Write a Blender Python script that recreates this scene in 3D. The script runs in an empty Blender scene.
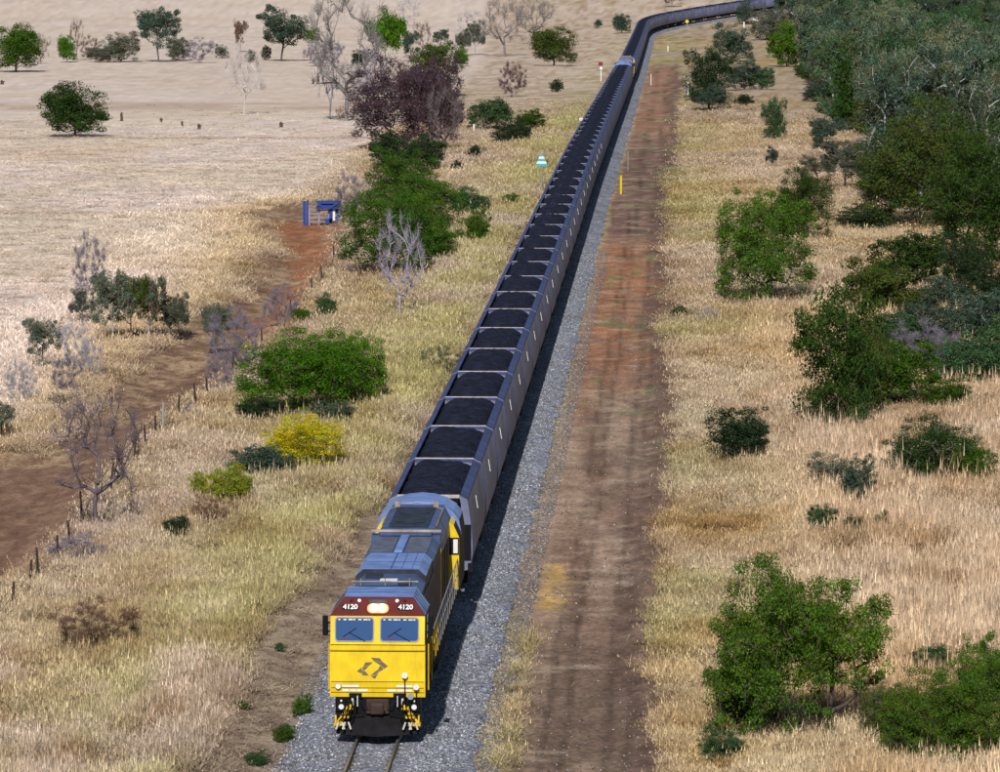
import bpy, bmesh, math, random
import numpy as np
from mathutils import Vector, Matrix
R = math.radians
C = bpy.context.scene.collection
sc = bpy.context.scene

# ---------------------------------------------------------------- camera, sky, sun, exposure
F, HC, CU, CV, HOR = 4630.0, 22.7, 500.0, 386.0, -77.0
PITCH = math.atan((CV - HOR) / F)
cd = bpy.data.cameras.new('camera'); cam = bpy.data.objects.new('camera', cd); C.objects.link(cam)
cd.sensor_width = 36; cd.lens = F / 1000 * 36; cd.clip_start = 1; cd.clip_end = 20000
cam.location = (0, 0, HC); cam.rotation_euler = (math.pi/2 - PITCH, 0, 0)
sc.camera = cam
SUN_EL, SUN_AZ = R(39), R(5.6)          # sun behind the camera, a little to the left
sundir = Vector((-math.sin(SUN_AZ)*math.cos(SUN_EL), -math.cos(SUN_AZ)*math.cos(SUN_EL), math.sin(SUN_EL)))
w = bpy.data.worlds.new('World'); sc.world = w; w.use_nodes = True
nt = w.node_tree; bg = nt.nodes['Background']; sky = nt.nodes.new('ShaderNodeTexSky')
sky.sky_type = 'NISHITA'; sky.sun_disc = False; sky.sun_elevation = SUN_EL
sky.sun_rotation = math.atan2(sundir.x, sundir.y); sky.air_density = 1.4; sky.dust_density = 0.4; sky.ozone_density = 3.0
nt.links.new(sky.outputs[0], bg.inputs[0]); bg.inputs[1].default_value = 0.052
sl = bpy.data.lights.new('sun', 'SUN'); sl.energy = 4.5; sl.angle = R(0.5); sl.color = (1, .965, .92)
so = bpy.data.objects.new('sun', sl); C.objects.link(so); so.rotation_euler = sundir.to_track_quat('Z', 'Y').to_euler()
sc.view_settings.view_transform = 'Standard'; sc.view_settings.look = 'None'; sc.view_settings.exposure = 0.0
sc.view_settings.gamma = 1
sc.render.engine = 'CYCLES'
sc.cycles.max_bounces = 4; sc.cycles.diffuse_bounces = 2; sc.cycles.glossy_bounces = 2; sc.cycles.transmission_bounces = 2; sc.cycles.transparent_max_bounces = 4; sc.cycles.caustics_reflective = False; sc.cycles.caustics_refractive = False

rng = np.random.default_rng(7); random.seed(7)

# ---------------------------------------------------------------- lie of the land
_zp = [(-200, 0), (400, 0), (510, -.8), (600, -1.5), (700, -2.3), (790, -3.1), (950, -3.7), (1150, -3.95)]
TICKS = [(654, 17), (660.5, 15.2), (667, 13.9), (673.5, 12.7), (681, 11.4), (690.8, 9.4), (702, 7.6), (715.4, 5.6),
         (729.8, 3.5), (745.4, 1.2), (761.6, -1.2), (778.4, -3.6), (796, -6), (814, -8.4), (832, -10.6), (850, -12.6), (868, -14.4)]
PIT = 10.8
def xs(Y): return -3.42 + .0384 * (Y - 128)
track = [(xs(y), float(y)) for y in range(60, 1101, 40)]
Yc = 1150.0; prev = None
for i, (u, v) in enumerate(TICKS):
    if prev is not None:
        Y = prev[1] + PIT
        for _ in range(30):
            X = (u - CU) * Y / F
            dX = X - prev[0]; Y = prev[1] + math.sqrt(max(PIT**2 - dX*dX, 4))
        prev = (X, Y)
    else: prev = ((u - CU) * Yc / F, Yc)
    track.append((prev[0] - 1.33, prev[1] + (.4 if i else 0)))
    _zp.append((prev[1], HC - 3.3 - (v - HOR) * prev[1] / F) if i else _zp[-1])
_zp = sorted(set(_zp)); zl = _zp[-1]; _zp += [(zl[0] + 200, zl[1] + 3.0), (zl[0] + 1200, zl[1] + 14), (9000, zl[1] + 60)]
ZY = np.array([p[0] for p in _zp]); ZZ = np.array([p[1] for p in _zp])
_gy = np.arange(-200, 9000, 5.0); _gz = np.interp(_gy, ZY, ZZ)
_k = np.ones(9) / 9; _gs = np.convolve(np.pad(_gz, 4, 'edge'), _k, 'valid')
def zrail(Y): return np.interp(Y, _gy, _gs)
TX = np.array([p[0] for p in track]); TY = np.array([p[1] for p in track])
TX = np.concatenate([[xs(-200)], TX, [TX[-1] + 400]]); TY = np.concatenate([[-200], TY, [TY[-1] + 420]])
_ty = np.arange(-200, TY[-1], 2.0); _tx = np.interp(_ty, TY, TX); _tx = np.convolve(np.pad(_tx, 12, 'edge'), np.ones(25)/25, 'valid')
_tx[:600] = xs(_ty[:600])
def xtrack(Y): return np.interp(Y, _ty, _tx)
_ds = np.hypot(np.diff(_ty), np.diff(_tx)); _s = np.concatenate([[0], np.cumsum(_ds)])
def along(s):                                # point on the line at arc length s
    return float(np.interp(s, _s, _tx)), float(np.interp(s, _s, _ty))
def s_of_y(Y): return float(np.interp(Y, _ty, _s))

def hash2(ix, iy, seed):
    h = (ix.astype(np.int64) * 374761393 + iy.astype(np.int64) * 668265263 + seed * 974634777) & 0x7fffffff
    h = ((h ^ (h >> 13)) * 1274126177) & 0x7fffffff
    return ((h ^ (h >> 16)) & 0xffff) / 65535.0
def vnoise(x, y, sx, sy=None, seed=0):
    x = np.asarray(x, float) / sx; y = np.asarray(y, float) / (sy or sx)
    ix = np.floor(x); iy = np.floor(y); fx = x - ix; fy = y - iy
    fx = fx*fx*(3-2*fx); fy = fy*fy*(3-2*fy)
    a = hash2(ix, iy, seed); b = hash2(ix+1, iy, seed); c = hash2(ix, iy+1, seed); d = hash2(ix+1, iy+1, seed)
    return (a*(1-fx)+b*fx)*(1-fy) + (c*(1-fx)+d*fx)*fy
def fbm(x, y, sx, sy=None, seed=0, n=4):
    t = 0; a = .5; k = 0; sy = sy or sx
    for i in range(n):
        t = t + a*vnoise(x, y, sx, sy, seed+i*17); k += a; a *= .55; sx /= 2.1; sy /= 2.1
    return t/k
def sst(a, b, x): t = np.clip((x-a)/(b-a), 0, 1); return t*t*(3-2*t)

G0 = -.55
def zmacro(X, Y):
    return zrail(Y) + G0
def ground_at(u, v, z=None):
    ry = math.cos(PITCH) + (CV-v)/F*math.sin(PITCH); rz = -math.sin(PITCH) + (CV-v)/F*math.cos(PITCH); rx = (u-CU)/F
    Y = 300.0
    lo, hi = 60.0, 6000.0
    for _ in range(60):                       # first crossing, by bisection along the ray
        m = (lo+hi)/2
        zz = HC + rz/ry*m
        g = (zmacro(0, m) if z is None else z)
        if zz > g: lo = m
        else: hi = m
    Y = (lo+hi)/2
    return rx/ry*Y, Y
def scale_at(Y): return F / Y                 # pixels of the photograph per metre

def poly_w(pts): return np.array([ground_at(*p) for p in pts])
def sdist(poly, X, Y):                        # signed distance, positive inside
    X = np.asarray(X, float); Y = np.asarray(Y, float); d = np.full(X.shape, 1e9); ins = np.zeros(X.shape, bool)
    n = len(poly)
    for i in range(n):
        a = poly[i]; b = poly[(i+1) % n]; e = b-a
        px = X-a[0]; py = Y-a[1]; t = np.clip((px*e[0]+py*e[1])/(e@e+1e-9), 0, 1)
        d = np.minimum(d, np.hypot(px-t*e[0], py-t*e[1]))
        c = ((a[1] > Y) != (b[1] > Y)) & (X < (b[0]-a[0])*(Y-a[1])/((b[1]-a[1]) if abs(b[1]-a[1]) > 1e-9 else 1e-9)+a[0])
        ins ^= c
    return np.where(ins, d, -d)

GULLY = poly_w([(-60, 455), (40, 450), (85, 415), (128, 366), (185, 326), (230, 296), (255, 268), (272, 238), (255, 219), (262, 208), (345, 200), (352, 232), (332, 268),
                (290, 312), (215, 378), (140, 440), (75, 515), (20, 582), (-60, 640)])
BROWN = poly_w([(-60, 466), (60, 458), (100, 430), (150, 396), (200, 354), (240, 322), (285, 285), (300, 268), (318, 262), (300, 296), (262, 335), (218, 368), (140, 435), (72, 512), (15, 580), (-60, 630)])
RED = poly_w([(228, 340), (262, 305), (288, 275), (292, 248), (268, 228), (282, 216), (335, 222), (336, 250), (322, 276), (292, 312), (245, 350)])
ORANGE = poly_w([(530, 612), (545, 565), (568, 566), (565, 612)])
WOOD = poly_w([(780, 30), (800, 62), (822, 112), (872, 150), (872, 185), (900, 222), (1080, 236), (1080, -5), (770, -5)])
YL1 = ground_at(150, 213)[1]; YL2 = ground_at(150, 138)[1]; YL3 = ground_at(150, 108)[1]
def zones(X, Y):
    """colour of the ground / the grass standing on it, and masks"""
    X = np.asarray(X, float); Y = np.asarray(Y, float)
    t = X - xtrack(Y)
    n1 = fbm(X, Y, 9, 22, 1); n2 = fbm(X, Y, 3, 8, 2); n3 = fbm(X, Y, 1.2, 2.4, 3); n4 = fbm(X, Y, 40, 60, 4); n5 = fbm(X, Y, .5, .9, 9, 3)
    def col(c): return np.array(c)[None]*np.ones(X.shape+(1,))
    def mix(a, b, m): return a + (b-a)*np.clip(m, 0, 1)[..., None]
    straw = col((.44, .35, .225)); pink = col((.435, .345, .27)); yg = col((.31, .285, .125)); pale = col((.645, .54, .44)); gold = col((.46, .335, .17))
    # left verge and bank
    L = mix(pink, straw, sst(.35, .6, n1))
    L = mix(L, yg*1.15, sst(14, 3, -t)*sst(.3, .55, n2*.6+n1*.4))
    L = mix(L, col((.40, .31, .27)), sst(.55, .75, n3)*sst(5, 9, -t)*.7)
    # right verge
    Rr = mix(gold, straw, sst(.3, .6, n2))
    Rr = mix(Rr, yg*1.05, sst(16, 9, t)*sst(.42, .62, n1)*.75)
    Rr = mix(Rr, col((.54, .40, .265)), sst(11, 15, t)*sst(300, 230, Y)*sst(.25, .5, n1))
    Rr = mix(Rr, pink, sst(.5, .7, n4+.12*sst(200, 400, Y))*.75)
    # paddock beyond the gully: stubble
    fence = np.interp(Y, FENCE[:, 1], FENCE[:, 0])
    fld = sst(1, 5, (fence - 4) - X)
    P = mix(pale, col((.60, .475, .37)), sst(.4, .7, n4))
    P = mix(P, col((.66, .55, .485)), sst(.45, .65, fbm(X, Y, 16, 30, 31)))
    P = mix(P, col((.42, .33, .25)), sst(.55, .8, fbm(X, Y, 60, 9, 33))*.45*sst(340, 520, Y))
    gd = sdist(GULLY, X, Y)
    P = mix(P, gold*1.15, sst(-5-5*n1, -1, gd)*.7)
    out = mix(Rr, L, (t < 0).astype(float))
    out = mix(out, P, fld*(t < 0))
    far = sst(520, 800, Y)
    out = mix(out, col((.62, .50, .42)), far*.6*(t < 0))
    # fine light and dark
    out = out*(.74 + .44*n3[..., None] + .14*n2[..., None]-.05)
    out = mix(out, out*np.array([.80, .74, .66]), sst(.48, .66, fbm(X, Y, 2.5, 5, 37))*(1-fld*.9))
    out = mix(out, out*np.array([.72, .62, .52]), sst(.56, .68, fbm(X, Y, .9, 1.6, 38))*(1-fld*.9)*.8)
    # gully and tracks
    gm = sst(-.6, .9, gd + (n2-.5)*4.2 + (n5-.5)*2.2)*sst(.1, .34, n3*.6+n5*.4)
    gc = mix(col((.40, .275, .175)), col((.185, .11, .07)), sst(.38, .58, n3*.5+n5*.5))
    out = mix(out, gc, gm*.95)
    bm = sst(-.5, .8, sdist(BROWN, X, Y) + (n3-.5)*2.4)
    out = mix(out, mix(col((.175, .10, .068)), col((.245, .15, .10)), sst(.35, .7, n5)), bm)
    rm = sst(-.5, .9, sdist(RED, X, Y) + (n3-.5)*3.6)
    out = mix(out, mix(col((.27, .095, .042)), col((.36, .185, .10)), sst(.35, .7, n5)), rm*.9)
    # stock track through the far paddock
    ln = sst(2.6, .4, np.abs(Y - (YL1-2+5*n4)))*.6 + sst(4.5, 1, np.abs(Y - (YL2-3+6*n4)))*.8 + sst(24, 8, np.abs(Y-(YL3+14*n4)))*.6*sst(.2, .5, n1)
    out = mix(out, col((.40, .28, .20)), ln*fld*(t < 0))
    # dirt beside the ballast, left
    lw = 1.5*sst(185, 150, Y); lm = sst(-4.3-lw, -3.2-lw, t + (n2-.5)*2.4 + (n5-.5)*1.2)*(t < 0)*sst(.55, .3, (Y > 230)*.4)
    out = mix(out, mix(col((.235, .17, .13)), col((.33, .26, .19)), sst(.3, .7, n5)), lm*(Y < 900))
    # service road, right
    re = 7.9 + (n2-.5)*2.6 + (n5-.5)*1.3 + .6*sst(350, 500, Y); le = 2.9 + .75*sst(158, 148, Y) + (n2-.5)*.8 + (n5-.5)*.6
    rd = sst(re+.25, re-.25, t)*sst(le-.3, le+.3, t)*sst(960, 860, Y+60*n1)
    c = mix(col((.26, .165, .12)), col((.35, .245, .18)), sst(.3, .7, fbm(X, Y, 1.4, 14, 41)))
    c = mix(c, col((.165, .115, .085)), sst(157, 140, Y+12*(n2-.5))*.72)
    c = mix(c, col((.40, .155, .065)), sst(215, 262, Y+40*(n2-.5))*sst(350, 318, Y+30*(n1-.5))*sst(.25, .55, n3*.5+n2*.5)*.62)
    c = mix(c, col((.17, .10, .085)), sst(335, 352, Y)*sst(560, 450, Y)*(.5+.5*n2)*sst(.3, .5, n3*.5+n5*.5)*1.2)
    c = mix(c, col((.34, .15, .09)), sst(480, 560, Y)*.5)
    wheel = np.maximum(sst(.38, .1, np.abs(t-4.9+(n2-.5)*.5)), sst(.4, .1, np.abs(t-6.45+(n2-.5)*.5)))
    c = c*(1-.2*wheel[..., None]*n1[..., None]*1.6)
    rut = np.zeros_like(t)
    for q_ in (4.55, 5.15, 6.35, 6.9): rut = np.maximum(rut, sst(.17, .04, np.abs(t-q_+(n1-.5)*.5))*sst(.3, .5, n2))
    c = c*(1-.38*rut[..., None])
    c = mix(c, col((.52, .33, .11)), sst(-.2, .4, sdist(ORANGE, X, Y)+(n5-.5)*.8)*.8)
    c = c*(.66+.62*fbm(X, Y, .6, .35, 43)[..., None])*(.8+.4*fbm(X, Y, 3, 2, 47)[..., None]); c = mix(c, col((.17, .11, .09)), sst(.56, .7, fbm(X, Y, 2.2, 5, 48))*.5); c = mix(c, col((.42, .33, .25)), sst(.62, .72, fbm(X, Y, 2.5, .9, 49))*.5)
    berm = sst(re-1.9, re-.7, t)
    c = mix(c, col((.15, .095, .075))*(.45+1.1*n5[..., None]), berm*.85)
    out = mix(out, c, rd)
    # low green weeds on the road verge
    wd = sst(.66, .74, fbm(X, Y, 1.5, 4, 51))*sst(3.4, 4, t)*sst(9.5, 7.2, t)*sst(150, 300, Y)
    out = mix(out, col((.16, .22, .09)), wd*.7)
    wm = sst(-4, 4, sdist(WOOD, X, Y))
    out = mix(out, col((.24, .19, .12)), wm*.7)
    # where grass grows: 1 tall, 0 none
    gr = (1-gm*.93)*(1-bm)*(1-rm*.9)*(1-lm*.85)*(1-rd)
    gr = gr*np.where((t > -2.9-.5*n5) & (t < 3.2+.5*n5), 0, 1)
    return out, gr, fld*(t < 0), gd, rd

FENCE_PX = [(-8, 640), (12, 612), (30, 592), (38, 582), (58, 562), (70, 545), (82, 520), (110, 492), (120, 478), (134, 462), (146, 452), (156, 442), (178, 422), (196, 408),
            (207, 396), (232, 370), (262, 345), (292, 318), (312, 290), (322, 280), (334, 262), (346, 248), (360, 225), (392, 190), (430, 150), (470, 110), (520, 70)]
FENCE = poly_w(FENCE_PX)
FENCE = np.array(sorted([tuple(p) for p in FENCE], key=lambda p: p[1]))
def relief(X, Y):
    X = np.asarray(X, float); Y = np.asarray(Y, float)
    t = X - xtrack(Y)
    z = (fbm(X, Y, 14, 20, 61, 3)-.5)*.9*sst(9, 16, np.abs(t)) + (fbm(X, Y, 2.2, 2.6, 62, 3)-.5)*.16*sst(2.6, 4, np.abs(t))
    gd_ = sdist(GULLY, X, Y); fc_ = np.interp(Y, FENCE[:, 1], FENCE[:, 0]); z = z*(1-.85*sst(-3, -12, gd_)*sst(0, 8, fc_-X))
    z = z - .5*sst(-1, 3, gd_)
    re = 7.9
    z = z + .16*sst(.9, .1, np.abs(t-7.5-(fbm(X, Y, 3, 8, 2)-.5)*1.7))*(.3+fbm(X, Y, .6, .6, 9, 2))*(Y < 700)
    z = z + .25*sst(-3.2, -4.8, t)*sst(-12, -5, t)
    return z*sst(3000, 1500, np.abs(Y))
def gz(x, y): return float(zmacro(x, np.array([y]))[0] + relief(np.array([x]), np.array([y]))[0])

# ---------------------------------------------------------------- materials
def new_mat(name, rough=.8, col=(.5, .5, .5), metal=0, spec=.3):
    m = bpy.data.materials.new(name); m.use_nodes = True
    b = m.node_tree.nodes['Principled BSDF']; b.inputs['Base Color'].default_value = (*col, 1)
    b.inputs['Roughness'].default_value = rough; b.inputs['Metallic'].default_value = metal
    b.inputs['Specular IOR Level'].default_value = spec
    return m, m.node_tree, b
def N(nt, t, **kw):
    n = nt.nodes.new(t)
    for k, v in kw.items(): setattr(n, k, v)
    return n
def noise_node(nt, scale, detail=4, coord=None, sc3=None):
    n = N(nt, 'ShaderNodeTexNoise'); n.inputs['Scale'].default_value = scale; n.inputs['Detail'].default_value = detail
    if coord is None: coord = N(nt, 'ShaderNodeTexCoord').outputs['Object']
    if sc3:
        mp = N(nt, 'ShaderNodeMapping'); mp.inputs['Scale'].default_value = sc3; nt.links.new(coord, mp.inputs[0]); coord = mp.outputs[0]
    nt.links.new(coord, n.inputs['Vector']); return n
def ramp(nt, src, stops):
    r = N(nt, 'ShaderNodeValToRGB'); e = r.color_ramp.elements
    while len(e) < len(stops): e.new(.5)
    for i, (p, c) in enumerate(stops): e[i].position = p; e[i].color = (*c, 1) if len(c) == 3 else c
    nt.links.new(src, r.inputs[0]); return r
def mul(nt, a, b, fac=1, mode='MULTIPLY'):
    m = N(nt, 'ShaderNodeMix', data_type='RGBA', blend_type=mode); m.inputs[0].default_value = fac
    nt.links.new(a, m.inputs[6]); nt.links.new(b, m.inputs[7]); return m.outputs[2]
def painted(name, col, rough=.45, metal=0, wear=.25, spec=.4, scale=3, dirt=(.55, .5, .45), bump=0.0, dscale=None):
    """paint with grime: base colour x large blotches x fine streaks"""
    m, nt, b = new_mat(name, rough, col, metal, spec)
    oc = N(nt, 'ShaderNodeTexCoord').outputs['Object']
    n1 = noise_node(nt, scale, 5, oc, dscale); r1 = ramp(nt, n1.outputs[0], [(.35, tuple(1-wear*(1-d)*2 for d in dirt)), (.62, (1, 1, 1))])
    n2 = noise_node(nt, scale*9, 3, oc, (1, 1, .25)); r2 = ramp(nt, n2.outputs[0], [(.3, (1-wear*.5,)*3), (.65, (1, 1, 1))])
    rgb = N(nt, 'ShaderNodeRGB'); rgb.outputs[0].default_value = (*col, 1)
    o = mul(nt, mul(nt, rgb.outputs[0], r1.outputs[0]), r2.outputs[0]); nt.links.new(o, b.inputs['Base Color'])
    rr = N(nt, 'ShaderNodeMapRange'); nt.links.new(n1.outputs[0], rr.inputs[0]); rr.inputs[3].default_value = min(1, rough+.2); rr.inputs[4].default_value = max(.05, rough-.1)
    nt.links.new(rr.outputs[0], b.inputs['Roughness'])
    if bump:
        bp = N(nt, 'ShaderNodeBump'); bp.inputs['Strength'].default_value = bump; bp.inputs['Distance'].default_value = .03
        nt.links.new(n2.outputs[0], bp.inputs['Height']); nt.links.new(bp.outputs[0], b.inputs['Normal'])
    return m
M = {}
# ground
m, nt, b = new_mat('ground_soil_and_grass', .95, spec=.1)
at = N(nt, 'ShaderNodeAttribute', attribute_name='gcol')
pos = N(nt, 'ShaderNodeNewGeometry').outputs['Position']
na = noise_node(nt, 6, 4, pos, (1, .6, 1)); nb = noise_node(nt, .35, 4, pos, (1, .45, 1)); nc = noise_node(nt, 1.4, 5, pos, (1, .35, 1))
one = N(nt, 'ShaderNodeRGB'); one.outputs[0].default_value = (1, 1, 1, 1)
def calm(c):
    m_ = N(nt, 'ShaderNodeMix', data_type='RGBA'); k_ = N(nt, 'ShaderNodeMath', operation='MULTIPLY'); k_.inputs[1].default_value = .88
    nt.links.new(at.outputs['Alpha'], k_.inputs[0]); nt.links.new(k_.outputs[0], m_.inputs[0]); nt.links.new(c, m_.inputs[6]); nt.links.new(one.outputs[0], m_.inputs[7]); return m_.outputs[2]
o = mul(nt, at.outputs[0], calm(ramp(nt, na.outputs[0], [(.3, (.72, .7, .68)), (.68, (1.25, 1.25, 1.25))]).outputs[0]))
o = mul(nt, o, calm(ramp(nt, nb.outputs[0], [(.35, (.86, .85, .83)), (.65, (1.1, 1.1, 1.1))]).outputs[0]))
o = mul(nt, o, calm(ramp(nt, nc.outputs[0], [(.32, (.8, .79, .76)), (.66, (1.12, 1.12, 1.12))]).outputs[0]))
nt.links.new(o, b.inputs['Base Color'])
bp = N(nt, 'ShaderNodeBump'); bp.inputs['Strength'].default_value = .5; bp.inputs['Distance'].default_value = .045
nt.links.new(na.outputs[0], bp.inputs['Height']); nt.links.new(bp.outputs[0], b.inputs['Normal']); M['ground'] = m
# ballast
m, nt, b = new_mat('crushed_rock_ballast', .85, spec=.3)
pos = N(nt, 'ShaderNodeNewGeometry').outputs['Position']
vo = N(nt, 'ShaderNodeTexVoronoi'); vo.inputs['Scale'].default_value = 12; nt.links.new(pos, vo.inputs['Vector'])
sp = N(nt, 'ShaderNodeSeparateColor'); nt.links.new(vo.outputs['Color'], sp.inputs[0])
rc = ramp(nt, sp.outputs[0], [(0, (.12, .13, .17)), (.45, (.26, .28, .345)), (.75, (.37, .39, .45)), (.93, (.52, .54, .6)), (1, (.85, .85, .88))])
rd_ = ramp(nt, vo.outputs['Distance'], [(.3, (1, 1, 1)), (.75, (.5, .5, .52))])
nb = noise_node(nt, .8, 4, pos, (1, .4, 1)); o = mul(nt, mul(nt, rc.outputs[0], rd_.outputs[0]), ramp(nt, nb.outputs[0], [(.35, (.72, .68, .64)), (.65, (1.05, 1.05, 1.08))]).outputs[0])
nt.links.new(o, b.inputs['Base Color'])
bp = N(nt, 'ShaderNodeBump'); bp.invert = True; bp.inputs['Strength'].default_value = .9; bp.inputs['Distance'].default_value = .05
nt.links.new(vo.outputs['Distance'], bp.inputs['Height']); nt.links.new(bp.outputs[0], b.inputs['Normal']); M['ballast'] = m
# grass blades
m, nt, b = new_mat('dry_grass_blades', .8, spec=.15)
at = N(nt, 'ShaderNodeAttribute', attribute_name='gcol'); at.attribute_type = 'INSTANCER'
oi = N(nt, 'ShaderNodeObjectInfo'); rr = ramp(nt, oi.outputs['Random'], [(0, (.78, .76, .72)), (.5, (1.02, 1, .97)), (1, (1.28, 1.27, 1.26))])
o = mul(nt, at.outputs[0], rr.outputs[0]); bt = N(nt, 'ShaderNodeAttribute', attribute_name='tint'); o = mul(nt, o, bt.outputs[0])
nt.links.new(o, b.inputs['Base Color'])
M['grass'] = m
# leaves, object colour x per-leaf tint
def leaf_mat(name, transl=.22, rough=.7, spec=.12):
    m, nt, b = new_mat(name, rough, spec=spec)
    oi = N(nt, 'ShaderNodeObjectInfo'); at = N(nt, 'ShaderNodeAttribute', attribute_name='tint')
    o = mul(nt, oi.outputs['Color'], at.outputs[0]); nt.links.new(o, b.inputs['Base Color'])
    if transl:
        tr = N(nt, 'ShaderNodeBsdfTranslucent'); nt.links.new(mul(nt, o, o, 0), tr.inputs[0]); mx = N(nt, 'ShaderNodeMixShader'); mx.inputs[0].default_value = transl
        nt.links.new(b.outputs[0], mx.inputs[1]); nt.links.new(tr.outputs[0], mx.inputs[2]); nt.links.new(mx.outputs[0], nt.nodes['Material Output'].inputs[0])
    return m
M['leaf'] = leaf_mat('foliage'); M['bark'] = leaf_mat('bark', 0, .9, .1)
M['yellow'] = painted('yellow_paint', (.86, .60, .015), .38, wear=.2, scale=1.6)
M['yellow2'] = painted('yellow_handrail_paint', (.80, .52, .02), .5, wear=.25)
M['maroon'] = painted('maroon_paint', (.105, .009, .007), .5, wear=.2, spec=.15)
M['black'] = painted('black_paint', (.008, .008, .010), .55, wear=.2, spec=.12)
M['under'] = painted('grimy_underframe', (.017, .016, .018), .8, wear=.4, spec=.1)
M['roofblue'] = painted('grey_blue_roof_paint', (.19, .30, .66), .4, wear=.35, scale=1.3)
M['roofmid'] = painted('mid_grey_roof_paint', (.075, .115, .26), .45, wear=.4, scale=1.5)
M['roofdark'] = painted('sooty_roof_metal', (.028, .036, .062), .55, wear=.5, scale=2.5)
M['grille'] = painted('grille_slats', (.11, .13, .19), .5, wear=.4)
M['tan'] = painted('bare_metal_edge', (.42, .36, .33), .5, wear=.4)
M['white'] = painted('white_reflective_paint', (.82, .82, .80), .4, wear=.12)
M['brown'] = painted('rust_brown_panel', (.055, .03, .022), .7, wear=.45)
M['greymark'] = painted('grey_emblem_paint', (.17, .135, .085), .5, wear=.12)
M['frame'] = painted('grey_window_frame', (.28, .30, .33), .45, wear=.2)
M['hose'] = painted('pale_hose_rubber', (.6, .6, .58), .6, wear=.2)
m, nt, b = new_mat('cab_glass', .06, (.03, .075, .2), 0, .7); b.inputs['Coat Weight'].default_value = .15; M['glass'] = m
m, nt, b = new_mat('headlight_lens', .2, (1, .9, .7)); b.inputs['Emission Color'].default_value = (1, .86, .55, 1); b.inputs['Emission Strength'].default_value = 14; M['lamp'] = m
m, nt, b = new_mat('housing_bloom_glow', .3, (.8, .6, .3)); b.inputs['Base Color'].default_value = (.25, .12, .04, 1); b.inputs['Emission Color'].default_value = (1, .45, .10, 1); b.inputs['Emission Strength'].default_value = .8; M['lampbloom'] = m  # housing face glows orange to imitate lens bloom around the headlights
m, nt, b = new_mat('unlit_lens', .15, (.75, .76, .78), .0, .8); M['lens'] = m
M['wside'] = painted('wagon_side_grey_paint', (.225, .245, .385), .5, wear=.22, scale=.9, dirt=(.45, .43, .45), dscale=(1, .6, 1))
_nt = M['wside'].node_tree; _b = _nt.nodes['Principled BSDF']; _l = _b.inputs['Base Color'].links[0].from_socket
_oi = N(_nt, 'ShaderNodeObjectInfo'); _r = ramp(_nt, _oi.outputs['Random'], [(0, (.80, .79, .78)), (1, (1.12, 1.12, 1.14))]); _nt.links.new(mul(_nt, _l, _r.outputs[0]), _b.inputs['Base Color'])
M['wrim'] = painted('wagon_top_chord', (.05, .07, .20), .55, wear=.4, scale=1.5)
M['wend'] = painted('wagon_end_sheet', (.22, .215, .27), .6, wear=.4, scale=2)
M['wbar'] = painted('wagon_end_bar', (.50, .44, .43), .6, wear=.3, scale=4)
m, nt, b = new_mat('coal', .8, (.012, .013, .02), 0, .12)
oc = N(nt, 'ShaderNodeTexCoord').outputs['Object']; vo = N(nt, 'ShaderNodeTexVoronoi'); vo.inputs['Scale'].default_value = 9; nt.links.new(oc, vo.inputs['Vector'])
n = noise_node(nt, 2.2, 6, oc); o = ramp(nt, n.outputs[0], [(.35, (.007, .008, .016)), (.65, (.019, .022, .044))]); nt.links.new(o.outputs[0], b.inputs['Base Color'])
bp = N(nt, 'ShaderNodeBump'); bp.inputs['Strength'].default_value = .9; bp.inputs['Distance'].default_value = .08; nt.links.new(vo.outputs[0], bp.inputs['Height']); nt.links.new(bp.outputs[0], b.inputs['Normal']); M['coal'] = m
M['steel'] = painted('rail_steel', (.16, .12, .10), .45, metal=.4, wear=.4)
M['railtop'] = painted('polished_rail_head', (.42, .42, .44), .3, metal=.8, wear=.2)
M['sleeper'] = painted('concrete_sleeper', (.20, .20, .21), .9, wear=.35)
M['fencewood'] = painted('weathered_post_timber', (.085, .05, .04), .9, wear=.4)
M['wire'] = painted('fence_wire', (.10, .08, .075), .6, metal=.3)
M['bluepaint'] = painted('blue_yard_paint', (.018, .05, .27), .45, wear=.2)
M['pale_rail'] = painted('pale_purple_steel', (.33, .30, .40), .5, wear=.3)
M['teal'] = painted('teal_stripe_paint', (.06, .42, .50), .4, wear=.08)
M['signyellow'] = painted('yellow_sign_paint', (.80, .62, .02), .4, wear=.1)
M['galv'] = painted('galvanised_pole', (.42, .43, .45), .45, metal=.4, wear=.2)
M['red'] = painted('dull_red_paint', (.2, .03, .03), .5)
M['stump'] = painted('dark_stump_wood', (.10, .075, .05), .95, wear=.4)

# ---------------------------------------------------------------- helpers
def link_mesh(name, verts, faces, mat, parent=None, smooth=False):
    me = bpy.data.meshes.new(name); me.from_pydata([tuple(v) for v in verts], [], faces)
    for mm in (mat if isinstance(mat, (list, tuple)) else [mat]): me.materials.append(mm)
    if smooth: me.polygons.foreach_set('use_smooth', [True]*len(me.polygons))
    o = bpy.data.objects.new(name, me); C.objects.link(o)
    if parent: o.parent = parent
    return o
def np_mesh(name, V, Fc, k):                  # fast uniform-face mesh
    me = bpy.data.meshes.new(name); me.vertices.add(len(V)); me.vertices.foreach_set('co', np.asarray(V, np.float32).ravel())
    n = len(Fc); me.loops.add(n*k); me.loops.foreach_set('vertex_index', np.asarray(Fc, np.int32).ravel())
    me.polygons.add(n); me.polygons.foreach_set('loop_start', np.arange(n, dtype=np.int32)*k); me.update(calc_edges=True); me.validate()
    return me
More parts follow.
